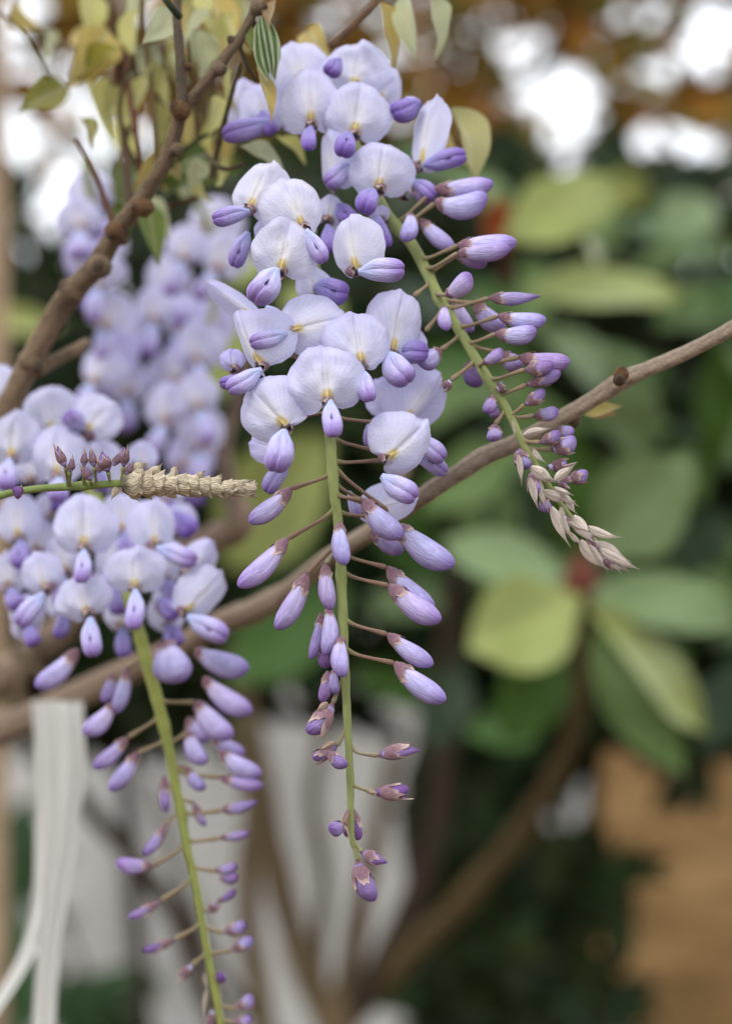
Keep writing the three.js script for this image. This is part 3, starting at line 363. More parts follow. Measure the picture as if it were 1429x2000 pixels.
// o: b base, k banner tip, w width px, yaw, pitch, keel [bx,by,tx,ty,w], dz, ped [x,y]
function flower(rac, o) {
  const dz = o.dz || 0, s = S(dz), B = P(o.b[0], o.b[1], dz), f = sub('flower', rac, B), r = rng(o.seed), pitch = o.pitch || 0, yaw = o.yaw || 0;
  const up2 = V(o.k[0] - o.b[0], -(o.k[1] - o.b[1]), 0), Lp = up2.length(); up2.normalize();
  const right = up2.clone().cross(V(0, 0, 1)).normalize();
  let Z = V(0, 0, 1).multiplyScalar(Math.cos(yaw)).addScaledVector(right, Math.sin(yaw)).normalize(), Y = up2.clone();
  Y = up2.clone().multiplyScalar(Math.cos(pitch)).addScaledVector(V(0, 0, 1), -Math.sin(pitch)); Z.addScaledVector(Y, -Z.dot(Y)).normalize(); Y.normalize();
  const L = Lp * s / Math.max(0.45, Math.cos(pitch)), hw = o.w * s / 2 / Math.max(0.5, Math.cos(yaw) * 0.97);
  part('banner_petal', bannerGeo(B, Y, Z, L, hw, { seed: o.seed, fold: o.fold, curl: o.curl, reflex: o.reflex, puff: o.puff, tint: o.tint, vio: o.vio }), M.banner, f, B);
  if (o.keel) {
    const [kx, ky, tx, ty, kw] = o.keel, fz = o.fz ?? 0.5, A = P(kx, ky, dz - 0.0015), d = V((tx - kx) * s, -(ty - ky) * s, 0), l2 = d.length(); d.z = fz * l2; const len = d.length(), T = d.normalize(); const [U, Bv] = frame(T); const hwk = kw * s / 2 * (Math.hypot(tx - kx, ty - ky) > kw * 1.35 ? 0.8 : 0.92), slit = hash(o.seed, 21) < 0.4 || [100, 604, 605].includes(o.seed);
    for (const sd of [-1, 1]) {
      const g = lobe(A, T, U, Bv, len, hwk * 0.7, hwk * 0.85, wingProf, { n: 18, sg: 16, bB: t => sd * hwk * 0.3 * sst(0, 0.4, t) * (1 - 0.2 * sst(0.7, 1, t)) + hwk * 0.06 * Math.sin(t * 7 + o.seed), bU: t => (o.kup ?? 0.1) * len * (t * t - 0.4 * t) , c: (t, p) => { const c = t < 0.5 ? mix3(lilac.blue, lilac.hi, sst(0.1, 0.5, t)) : mix3(lilac.hi, lilac.tip, sst(0.5, 1.05, t)); const edge = Math.max(0, Math.cos(p) * -sd); let c2 = mix3(c, lilac.edge, 0.4 * edge * edge * sst(0.25, 0.6, t) + 0.12 * vnoise(t * 6 + o.seed, p * 2)); c2 = mix3(c2, C('#6746a6'), Math.min(0.8, (1 - (o.kt ?? 1)) * 2.2)); return c2; } });
      part('wing_petal', g, M.petal, f, A);
    }
    part('keel_petal', lobe(A.clone().addScaledVector(U, hwk * 0.16), T, U, Bv, len * 0.96, hwk * 0.13, hwk * 0.72, curve([[0, .1], [.4, .3], [.55, .95], [.66, 1], [.78, .4], [1, .05]]), { n: 12, sg: 10, bU: t => (o.kup ?? 0.1) * len * (t * t - 0.4 * t) + hwk * (slit ? 0.1 : -0.3), c: t => mix3(lilac.tip, C('#33216e'), sst(0.3, 0.7, t)) }), M.petal, f, A);
  }
  if (o.cal !== false) {
    const kd = o.keel ? V(o.keel[2] - o.keel[0], -(o.keel[3] - o.keel[1]), 0).normalize() : up2.clone().negate(); const T = V(kd.x * 0.6, kd.y * 0.6, 0.55).normalize(), [U, Bv] = frame(T), c = (o.calw || 24) * s / 2, A = B.clone().addScaledVector(T, -c * 2.2).add(V(0, 0, -0.0012));
    part('calyx', lobe(A, T, U, Bv, c * 2.6, c, c, calProf, { open: true, n: 8, sg: 20, teeth: p => 0.16 * Math.cos(p * 5) + 0.05 * Math.sin(p * 2), c: (t, p) => mix3(calC, calRim, sst(0.75, 1, t)) }), M.calyx, f, A);
    if (o.ped) pedicel(f, P(o.ped[0], o.ped[1], o.pdz ?? dz + 0.006), A, dz, o.pw || 8, pinkTan);
  }
  return f;
}
// b base (calyx), t tip, w width px; cal fraction covered by calyx; fz how much it points to the viewer; ped where its stalk leaves the stem
function bud(rac, o) {
  const dz = o.dz || 0, s = S(dz), A = P(o.b[0], o.b[1], dz), f = sub('bud', rac, A), r = rng(o.seed), cal = o.cal ?? 0.26;
  const d = V((o.t[0] - o.b[0]) * s, -(o.t[1] - o.b[1]) * s, 0), l2 = d.length(); d.z = (o.fz ?? (r() - 0.3) * 0.3) * l2; const len = d.length(), T = d.normalize(), [U, Bv] = frame(T), hw = o.w * s / 2;
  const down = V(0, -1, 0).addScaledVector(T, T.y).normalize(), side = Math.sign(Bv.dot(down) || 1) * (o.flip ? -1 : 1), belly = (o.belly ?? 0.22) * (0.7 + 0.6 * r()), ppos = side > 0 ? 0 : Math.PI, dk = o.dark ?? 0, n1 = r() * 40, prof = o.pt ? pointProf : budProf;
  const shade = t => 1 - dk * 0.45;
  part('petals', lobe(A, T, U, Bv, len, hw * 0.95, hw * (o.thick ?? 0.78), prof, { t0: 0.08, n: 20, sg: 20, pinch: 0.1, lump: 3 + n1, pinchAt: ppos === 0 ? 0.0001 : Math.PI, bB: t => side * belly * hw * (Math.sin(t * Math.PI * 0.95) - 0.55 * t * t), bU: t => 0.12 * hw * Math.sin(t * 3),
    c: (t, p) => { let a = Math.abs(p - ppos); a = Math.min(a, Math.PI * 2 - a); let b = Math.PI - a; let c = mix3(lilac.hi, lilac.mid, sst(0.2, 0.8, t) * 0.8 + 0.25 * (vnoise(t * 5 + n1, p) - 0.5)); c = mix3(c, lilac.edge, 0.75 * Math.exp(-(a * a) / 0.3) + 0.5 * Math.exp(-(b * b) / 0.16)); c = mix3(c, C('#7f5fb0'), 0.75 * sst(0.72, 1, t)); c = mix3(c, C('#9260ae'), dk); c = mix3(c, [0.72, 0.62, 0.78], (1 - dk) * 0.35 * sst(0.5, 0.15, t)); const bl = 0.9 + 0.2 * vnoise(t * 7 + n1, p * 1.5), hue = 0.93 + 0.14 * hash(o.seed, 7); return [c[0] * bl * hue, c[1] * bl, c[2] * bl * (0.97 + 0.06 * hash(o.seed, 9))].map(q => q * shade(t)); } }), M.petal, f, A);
  const c0 = mix3(calC, C('#6b4152'), (o.cdark ?? 0.3) * (0.7 + 0.6 * r())), k = 1.1, ph0 = r() * 6;
  part('calyx', lobe(A, T, U, Bv, len, hw * 1.06, hw * 0.9, t => Math.max(0.16, prof(Math.min(1, t * 1.02)) * (t < cal * 0.5 ? lerp(0.62, 1.1, sst(0, cal * 0.45, t)) : 1.1)), { open: true, t0: 0, t1: cal, n: 9, sg: 24, bB: t => side * belly * hw * (Math.sin(t * Math.PI * 0.95) - 0.55 * t * t), teeth: p => cal * (0.24 * Math.cos(p * 4 + ph0) + 0.14 * Math.sin(p * 9 + n1) + (Math.cos(p - ppos) > 0.55 ? 0.3 : 0)), flare: 0.02, c: (t, p) => mix3(c0, calRim, 0.9 * sst(cal * 0.8, cal * 1.0, t) + 0.25 * vnoise(t * 30, p * 3)) }), M.calyx, f, A);
  if (o.ped) { const a = P(o.ped[0], o.ped[1], o.pdz ?? (dz * 0.6)); pedicel(f, a, A.clone().addScaledVector(T, len * 0.02), dz, o.pw || 8, o.pc || pinkTan, o.sag ?? 0.08); }
  return f;
}
function rachis(rac, list, o = {}) { const n = list.length, pts = list.map(q => P(q[0], q[1], q[3] || 0)); const cum = [0]; for (let i = 1; i < n; i++) cum.push(cum[i - 1] + pts[i].distanceTo(pts[i - 1])); const wl = curve(list.map((q, i) => [cum[i] / cum[n - 1], q[2] * S(q[3] || 0) / 2])); const tot = cum[n - 1]; stems.set(rac, new THREE.CatmullRomCurve3(pts, false, 'centripetal').getSpacedPoints(400)); const gc = o.col || [0.32, 0.37, 0.12];
  return part('stem', tube(pts, t => wl(t) * (1 + 0.15 * Math.pow(Math.max(0, Math.sin(t * tot / 0.0042)), 6)), { n: o.n || 160, sg: 14, rough: 0.1, seed: 9, c: (t, p) => mix3(gc, [0.3, 0.2, 0.14], (o.brown || 0) * (1 - t)).map(q => q * (0.85 + 0.3 * vnoise(t * 60, p))) }), M.stem, rac, pts[0]); }
// papery bract from base to tip with a drawn-out tail
const brProf = curve([[0, .35], [.15, .8], [.35, 1], [.55, .75], [.7, .38], [.82, .16], [.93, .08], [1, .03]]), scProf = curve([[0, .7], [.25, .98], [.55, 1], [.78, .8], [.92, .45], [1, .06]]);
function bract(rac, b, t, w, dz, o = {}) {
  const s = S(dz), B = P(...b, dz), T = P(...t, dz + (o.tz || 0)), ax = T.clone().sub(B), L = ax.length(), r = rng(o.seed || 1); ax.normalize(); const N0 = o.n || V((r() - .5) * .8, (r() - .3) * .6, 1), N = N0.clone().addScaledVector(ax, -N0.dot(ax)).normalize(), X = ax.clone().cross(N).normalize(), pr = o.scale ? scProf : brProf, cup = o.cup ?? 0.8, bend = (r() - .5) * 0.3, n1 = r() * 30, c0 = o.col || [0.62, 0.52, 0.4];
  return part('bract', grid(12, 18, (u, v) => { const x = (u - .5) * 2, hw = w * s / 2 * pr(v), q = B.clone().addScaledVector(ax, v * L).addScaledVector(X, x * hw + bend * w * s * Math.sin(v * 3) + 0.12 * w * s * v * v * Math.sin(v * 7 + n1)).addScaledVector(N, -cup * x * x * hw * 0.9 + (o.lift ?? 0.1) * L * v * v + 0.06 * w * s * (vnoise(u * 6 + n1, v * 5) - .5)); const k = 0.75 + 0.4 * vnoise(u * 5 + n1, v * 5); const rimc = o.scale ? 1 : 0; return { p: q, uv: [u * .6, v], c: rimc ? mix3(c0.map(z => z * k * lerp(0.35, 1, sst(0.1, 0.5, v))), [0.78, 0.7, 0.5], 0.75 * Math.max(sst(.8, 1, Math.abs(x)), sst(.88, 1, v))) : mix3(c0.map(z => z * k), c0.map(z => z * 0.55), 0.6 * Math.exp(-Math.pow(x / .1, 2)) * (v < 0.7 ? 1 : 0) + 0.4 * sst(.75, 1, v)) }; }), M.bract, rac, B);
}

// ---- centre raceme, in focus
const r1 = thing('wisteria_raceme', P(602, 400, .036), 'centre wisteria raceme in sharp focus, lilac flowers above a long tail of buds', 'flower cluster', 'wisteria racemes');
rachis(r1, [[602, 400, 20, .036], [610, 480, 22, .034], [622, 580, 22, .03], [634, 700, 22, .022], [641, 800, 22, .01], [644, 840, 22, .005], [646, 880, 21, .002], [651, 950, 20, 0], [658, 1002, 19, 0], [665, 1107, 20, 0], [669, 1195, 19, 0], [673, 1300, 17, 0], [678, 1404, 16, 0], [681, 1464, 15, 0], [684, 1536, 14, 0], [685, 1596, 13, 0], [688, 1642, 11, 0], [692, 1660, 9, 0]]);
const W = [1, 1, 0.97], wh = { tint: [0.99, 0.98, 0.97], vio: 0.1 };
[
  { b: [640, 786], k: [628, 671], w: 156, dz: -.010, keel: [645, 784, 652, 858, 48], fz: .9, fold: .32, pitch: .12, ped: [640, 850] },
  { b: [560, 834], k: [480, 752], w: 138, dz: -.006, yaw: -.15, keel: [556, 842, 540, 918, 60], fz: .6, fold: .35, pitch: .1, kup: -.1 },
  { b: [508, 716], k: [452, 607], w: 112, dz: .0, yaw: -.55, keel: [512, 722, 446, 766, 50], fz: .2, fold: .75, pitch: .1, curl: .2 },
  { b: [566, 646], k: [678, 616], w: 122, dz: .004, yaw: .1, pitch: .12, keel: [560, 652, 489, 674, 44], fz: .35, fold: .5 },
  { b: [706, 712], k: [690, 604], w: 128, dz: .0, yaw: .15, keel: [704, 722, 722, 788, 46], fz: .6, fold: .45, pitch: .1 },
  { b: [766, 690], k: [792, 562], w: 106, dz: .009, yaw: .3, keel: [752, 690, 796, 752, 62], fz: .3, fold: .6, pitch: .1 },
  { b: [756, 896], k: [840, 822], w: 118, dz: -.004, yaw: .25, pitch: .2, fold: .5, curl: .6, keel: [744, 930, 812, 975, 60], fz: .2 },
  { b: [786, 826], k: [872, 728], w: 108, dz: .016, yaw: .5, pitch: .15, fold: .8, keel: [806, 850, 868, 898, 50], fz: .1, tint: [.94, .93, 1] },
  { b: [772, 800], k: [850, 716], w: 90, dz: .022, yaw: -.4, pitch: .15, fold: .8, keel: [798, 872, 872, 924, 44], fz: 0, tint: [.92, .91, 1] },
  { b: [712, 1000], k: [812, 976], w: 80, dz: .018, yaw: .2, fold: .4, keel: [682, 960, 700, 1010, 30], tint: [.92, .91, 1] },
  { b: [560, 880], k: [486, 862], w: 70, dz: .016, fold: .4, keel: [560, 898, 520, 962, 46], fz: 0, tint: [.88, .86, 1], kt: .9 },
  { b: [770, 790], k: [735, 740], w: 90, dz: .024, fold: .5, keel: [742, 808, 722, 876, 48], fz: 0, tint: [.9, .88, 1], kt: .9 },
  // the paler upper tier
  { b: [484, 408], k: [520, 308], w: 118, dz: .012, yaw: -.3, fold: .5, ...wh, keel: [488, 412, 416, 432, 46], fz: .2, kt: .85 },
  { b: [594, 446], k: [556, 343], w: 122, dz: .006, yaw: .25, fold: .5, ...wh, keel: [598, 448, 634, 516, 44], fz: .2 },
  { b: [548, 530], k: [566, 426], w: 132, dz: .0, yaw: .05, fold: .4, ...wh, keel: [542, 528, 500, 590, 62], fz: .5, kup: -.15 },
  { b: [694, 528], k: [676, 418], w: 100, dz: .004, yaw: -.35, fold: .55, ...wh, keel: [700, 530, 792, 530, 60], fz: .3, kup: .25 },
  { b: [620, 580], k: [600, 520], w: 70, dz: .02, fold: .5, keel: [612, 560, 680, 576, 56], fz: 0, kt: .75 },
  { b: [520, 470], k: [530, 420], w: 60, dz: .022, fold: .5, keel: [484, 452, 456, 522, 46], fz: 0, kt: .85, tint: [.9, .9, 1] },
  { b: [500, 620], k: [400, 548], w: 46, dz: .018, fold: .9, tint: [.9, .89, 1], keel: [520, 600, 560, 640, 40] },
  { b: [455, 720], k: [450, 680], w: 50, dz: .014, keel: [480, 740, 430, 752, 34], tint: [.8, .75, 1], kt: .8 },
  { b: [800, 700], k: [812, 640], w: 60, dz: .016, keel: [770, 690, 836, 690, 50], kt: .8, tint: [.9, .88, 1] },
].forEach((o, i) => flower(r1, { seed: 100 + i, ...o }));
for (const [a, b] of [[[640, 800], [590, 812]], [[640, 852], [748, 884]], [[646, 900], [748, 899]], [[650, 940], [720, 985]], [[648, 905], [760, 1000]], [[640, 806], [765, 828]], [[650, 960], [720, 985]], [[655, 1000], [740, 1010]], [[500, 720], [566, 692]]]) pedicel(r1, P(...a, 0), P(...b, .008), 0, 8, pinkTan);
[
  { b: [570, 953], t: [487, 1022], w: 40, ped: [642, 924] }, { b: [562, 1051], t: [468, 1147], w: 43, ped: [649, 994] }, { b: [600, 1119], t: [541, 1231], w: 42, ped: [651, 1064], sag: -.1 },
  { b: [663, 1020], t: [672, 1103], w: 36, dz: -.004, fz: .35, cal: .2 }, { b: [635, 1100], t: [645, 1192], w: 33, dz: -.002, ped: [655, 1082], sag: -.5, pc: [.4, .36, .26] }, { b: [641, 1186], t: [640, 1280], w: 35, dz: -.001, cal: .15 }, { b: [627, 1196], t: [608, 1287], w: 22, dz: .003, dark: .4 },
  { b: [667, 1242], t: [668, 1321], w: 35, dz: -.003, fz: .3, cal: .2 }, { b: [630, 1262], t: [637, 1306], w: 24, dz: .003, dark: .8 }, { b: [640, 1310], t: [629, 1371], w: 25, dk: .5, dark: .6, cal: .35 }, { b: [653, 1306], t: [654, 1355], w: 24, dark: .35, cal: .2 },
  { b: [755, 1107], t: [845, 1192], w: 44, dz: .004, ped: [687, 1077] }, { b: [758, 1143], t: [859, 1215], w: 47, dz: 0, ped: [674, 1114] }, { b: [756, 1238], t: [844, 1300], w: 38, ped: [678, 1209] }, { b: [770, 1294], t: [867, 1370], w: 46, dz: -.001, ped: [683, 1266] },
  { b: [709, 975], t: [783, 1052], w: 47, dz: -.004, ped: [658, 962] }, { b: [772, 1025], t: [884, 1108], w: 54, dz: .002, cal: .2 }, { b: [724, 1038], t: [786, 1080], w: 34, dz: .006, dark: .3 },
  { b: [650, 1374], t: [602, 1432], w: 37, cal: .6, dark: .5, ped: [677, 1318], sag: -.1, pc: [.4, .3, .2] }, { b: [659, 1456], t: [611, 1481], w: 24, cal: .72, dark: .7, ped: [672, 1420], sag: 0, pc: [.4, .34, .2] }, { b: [640, 1468], t: [677, 1498], w: 26, cal: .35, dark: .6, dz: -.004 },
  { b: [738, 1476], t: [821, 1465], w: 27, cal: .55, dark: .6, pt: 1, ped: [686, 1450], sag: .35, pc: [.42, .36, .24], flip: 1 }, { b: [728, 1547], t: [798, 1541], w: 29, cal: .7, dark: .85, ped: [689, 1528], sag: .1, pc: [.42, .38, .22] },
  { b: [672, 1611], t: [643, 1616], w: 30, cal: .35, dark: .5, dz: -.002, fz: .8, ped: [686, 1580] }, { b: [684, 1572], t: [699, 1640], w: 30, cal: .55, dark: .8, dz: .004, cdark: .5 }, { b: [680, 1580], t: [678, 1635], w: 24, cal: .5, dark: .9, dz: .005 },
  { b: [705, 1664], t: [756, 1684], w: 25, cal: .55, dark: .6, pt: 1, ped: [688, 1636], pc: [.4, .4, .18] }, { b: [698, 1679], t: [728, 1762], w: 41, cal: .45, dark: .55, ped: [690, 1648], pc: [.4, .4, .18] },
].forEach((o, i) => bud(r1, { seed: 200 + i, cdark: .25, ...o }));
for (const [b, t, w] of [[[735, 1550], [714, 1548], 12], [[640, 1372], [614, 1390], 14], [[655, 1450], [618, 1468], 14]]) bract(r1, b, t, w, -.002, { seed: b[0], col: [0.5, 0.36, 0.28] });

// ---- right raceme, arching out to papery bracts
const r2 = thing('wisteria_raceme', P(640, 150, .06), 'right wisteria raceme arching from the top to a papery cream bract tip', 'flower cluster', 'wisteria racemes');
rachis(r2, [[640, 150, 22, .06], [670, 230, 24, .056], [704, 310, 24, .048], [735, 385, 24, .038], [760, 426, 23, .034], [803, 477, 22, .03], [834, 532, 22, .026], [857, 582, 21, .022], [889, 633, 20, .018], [928, 699, 19, .013], [963, 758, 17, .009], [990, 801, 16, .007], [1013, 851, 15, .005], [1033, 890, 14, .004], [1068, 945, 12, .003], [1111, 1007, 11, .003], [1166, 1062, 9, .003], [1197, 1097, 6, .003]], { n: 220 });
[
  { b: [608, 244], k: [600, 130], w: 118, dz: .03, fold: .4, keel: [606, 248, 602, 304, 38], fz: .9, kt: .75 },
  { b: [692, 262], k: [704, 158], w: 138, dz: .028, fold: .4, keel: [682, 262, 668, 312, 46], fz: .9, kt: .72 },
  { b: [692, 170], k: [702, 78], w: 146, dz: .038, fold: .45, keel: [664, 116, 640, 150, 40], fz: .3, kt: .72 },
  { b: [590, 180], k: [574, 76], w: 120, dz: .044, fold: .4 }, { b: [520, 250], k: [500, 160], w: 96, dz: .046, fold: .5, keel: [530, 236, 436, 268, 56], fz: 0, kt: .8 }, { b: [545, 240], k: [560, 120], w: 100, dz: .05, fold: .4, keel: [500, 214, 536, 270, 44], kt: .75 },
  { b: [740, 370], k: [748, 276], w: 134, dz: .022, fold: .4, keel: [728, 372, 708, 420, 48], fz: .9, kt: .75 },
  { b: [650, 360], k: [632, 252], w: 78, dz: .03, yaw: -.5, fold: .7, keel: [690, 320, 636, 362, 50], fz: .1, kt: .95 },
  { b: [822, 322], k: [844, 186], w: 68, dz: .034, yaw: -.5, fold: .6, curl: .2, keel: [826, 322, 910, 306, 50], fz: .1, kt: .75, kup: .25 },
  { b: [808, 214], k: [790, 190], w: 40, dz: .036, cal: false, keel: [822, 200, 766, 226, 50], fz: 0, kt: .7 },
  { b: [745, 200], k: [752, 120], w: 70, dz: .045, fold: .5, tint: [.93, .92, 1] }, { b: [640, 430], k: [650, 380], w: 60, dz: .034, keel: [640, 440, 646, 500, 44], kt: .75 }, { b: [660, 470], k: [690, 420], w: 50, dz: .036, keel: [660, 400, 690, 440, 40], kt: .7 }, { b: [745, 430], k: [738, 400], w: 40, dz: .03, keel: [735, 420, 757, 490, 34], kt: .75, tint: [.85, .82, 1] },
  { b: [476, 256], k: [478, 150], w: 70, dz: .056, fold: .6, tint: [.95, .93, 1] }, { b: [790, 380], k: [800, 340], w: 40, dz: .036, keel: [806, 352, 850, 390, 40], kt: .8 },
].forEach((o, i) => flower(r2, { seed: 300 + i, vio: .3, ...o }));
const pt2 = [.46, .33, .2];
[
  { b: [846, 370], t: [963, 358], w: 40, dz: .03, ped: [800, 400] }, { b: [848, 396], t: [952, 390], w: 52, dz: .026, belly: .5, ped: [790, 420], cal: .16 }, { b: [806, 356], t: [846, 392], w: 36, dz: .034, dark: .2 }, { b: [802, 416], t: [792, 475], w: 34, dz: .024, fz: .3, cal: .12 }, { b: [820, 428], t: [884, 490], w: 34, dz: .03, ped: [775, 440] },
  { b: [893, 479], t: [1007, 476], w: 44, dz: .016, ped: [812, 495] , cal: .22 }, { b: [893, 494], t: [996, 486], w: 36, dz: .01, cal: .16, dark: .2, ped: [818, 512] }, { b: [888, 498], t: [950, 518], w: 26, dz: .02, dark: .4, ped: [834, 524] }, { b: [872, 576], t: [919, 540], w: 40, dz: .008, fz: .4, cal: .14, ped: [846, 560] }, { b: [868, 598], t: [870, 648], w: 28, dz: .01, fz: .5, cal: .1 },
  { b: [885, 582], t: [920, 651], w: 30, dz: .026 }, { b: [954, 582], t: [1053, 581], w: 27, dz: .012, pt: 1, dark: .3, ped: [868, 592] }, { b: [926, 592], t: [983, 644], w: 40, dz: .018, ped: [862, 570], dark: .1 }, { b: [971, 617], t: [1066, 627], w: 36, dz: .008, ped: [896, 630] }, { b: [967, 652], t: [1046, 650], w: 38, dz: .006, belly: .35, ped: [914, 664] },
  { b: [943, 708], t: [981, 684], w: 26, dz: .002, cal: .12, dark: .3, ped: [935, 706] }, { b: [976, 690], t: [1020, 716], w: 36, dz: .016, cal: .35, ped: [918, 664], dark: .2 }, { b: [1012, 697], t: [1112, 709], w: 40, dz: .006, cal: .28, dark: .3, ped: [950, 700] }, { b: [1024, 722], t: [1080, 712], w: 30, dz: .002, cal: .4, dark: .5, ped: [955, 736] }, { b: [1026, 752], t: [1094, 728], w: 26, dz: .004, cal: .42, dark: .4, ped: [968, 772] , cdark: .7 },
  { b: [1023, 791], t: [1063, 762], w: 25, dz: .004, cal: .5, dark: .5, cdark: .8, ped: [993, 812] }, { b: [1040, 813], t: [1089, 803], w: 27, dz: .01, cal: .35, dark: .1, ped: [996, 812] }, { b: [861, 683], t: [816, 712], w: 42, dz: .012, cal: .18, ped: [892, 650], dark: .15 }, { b: [912, 706], t: [934, 757], w: 34, dz: .02, dark: .7 }, { b: [962, 772], t: [948, 808], w: 27, dz: .006, fz: .4, cal: .3, dark: .35 }, { b: [964, 788], t: [968, 818], w: 22, dz: .012, dark: .5, cal: .3 },
  { b: [966, 828], t: [959, 863], w: 30, dz: .006, fz: .3, cal: .35, dark: .25, ped: [972, 805] }, { b: [880, 742], t: [866, 758], w: 18, dz: .01, cal: .9, ped: [915, 706] }, { b: [968, 760], t: [984, 752], w: 20, dz: .006, cal: .85 }, { b: [1054, 865], t: [1093, 845], w: 25, dz: .002, cal: .5, dark: .5, cdark: .6, ped: [1020, 856] }, { b: [1075, 879], t: [1124, 858], w: 34, dz: .004, cal: .5, dark: .2, ped: [1028, 872] }, { b: [1086, 838], t: [1120, 846], w: 28, dz: .012, cal: .3, dark: .35 },
  { b: [1011, 876], t: [1031, 916], w: 31, dz: .0, cal: .45, dark: .3 }, { b: [1038, 920], t: [1051, 968], w: 28, dz: .0, cal: .5, dark: .4 }, { b: [1060, 968], t: [1071, 1002], w: 24, dz: .0, cal: .35, dark: .5 }, { b: [1067, 913], t: [1106, 902], w: 22, dz: .004, cal: .9, cdark: .8 }, { b: [1106, 936], t: [1147, 924], w: 27, dz: .002, cal: .6, dark: .35, cdark: .5 }, { b: [1099, 1006], t: [1112, 1030], w: 20, dz: -.002, cal: .85 }, { b: [1146, 1040], t: [1164, 1078], w: 18, dz: -.002, cal: .9 }, { b: [1180, 1082], t: [1196, 1104], w: 18, dz: -.003, cal: .9 }, { b: [1090, 932], t: [1110, 945], w: 24, dz: .002, cal: .9, cdark: .7 },
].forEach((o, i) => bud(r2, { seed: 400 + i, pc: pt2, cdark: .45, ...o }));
pedicel(r2, P(838, 545, .02), P(808, 578, .02), .02, 8, pt2); pedicel(r2, P(858, 604, .02), P(830, 648, .02), .02, 8, pt2);
[[[1021, 850], [1084, 836], 22], [[1010, 888], [1018, 950], 18], [[1034, 934], [1052, 998], 22], [[1040, 876], [1066, 908], 18], [[1036, 912], [1092, 946], 34], [[1082, 938], [1128, 904], 26], [[1060, 958], [1124, 982], 28], [[1076, 990], [1112, 1070], 30], [[1080, 952], [1122, 968], 18], [[1106, 972], [1126, 1005], 22], [[1118, 1008], [1164, 1060], 38], [[1148, 1028], [1218, 1054], 26], [[1112, 1040], [1138, 1068], 16], [[1132, 1056], [1190, 1116], 36], [[1172, 1070], [1248, 1114], 28], [[1180, 1088], [1232, 1118], 24], [[1160, 1058], [1232, 1098], 26], [[1060, 920], [1080, 940], 18], [[1096, 990], [1108, 1050], 22], [[1170, 1080], [1222, 1118], 24], [[1000, 820], [1006, 860], 9], [[1190, 1096], [1246, 1112], 12], [[1184, 1094], [1214, 1122], 12], [[1150, 1064], [1186, 1118], 16], [[1128, 1040], [1172, 1052], 16], [[1108, 1020], [1150, 1040], 16], [[1096, 1004], [1120, 1062], 14], [[1054, 938], [1070, 1006], 18], [[1092, 960], [1130, 992], 20]].forEach(([b, t, w], i) => bract(r2, b, t, w * 0.72, -.002 - (i % 3) * .0012, { seed: 500 + i, col: [0.66, 0.57, 0.5] }));

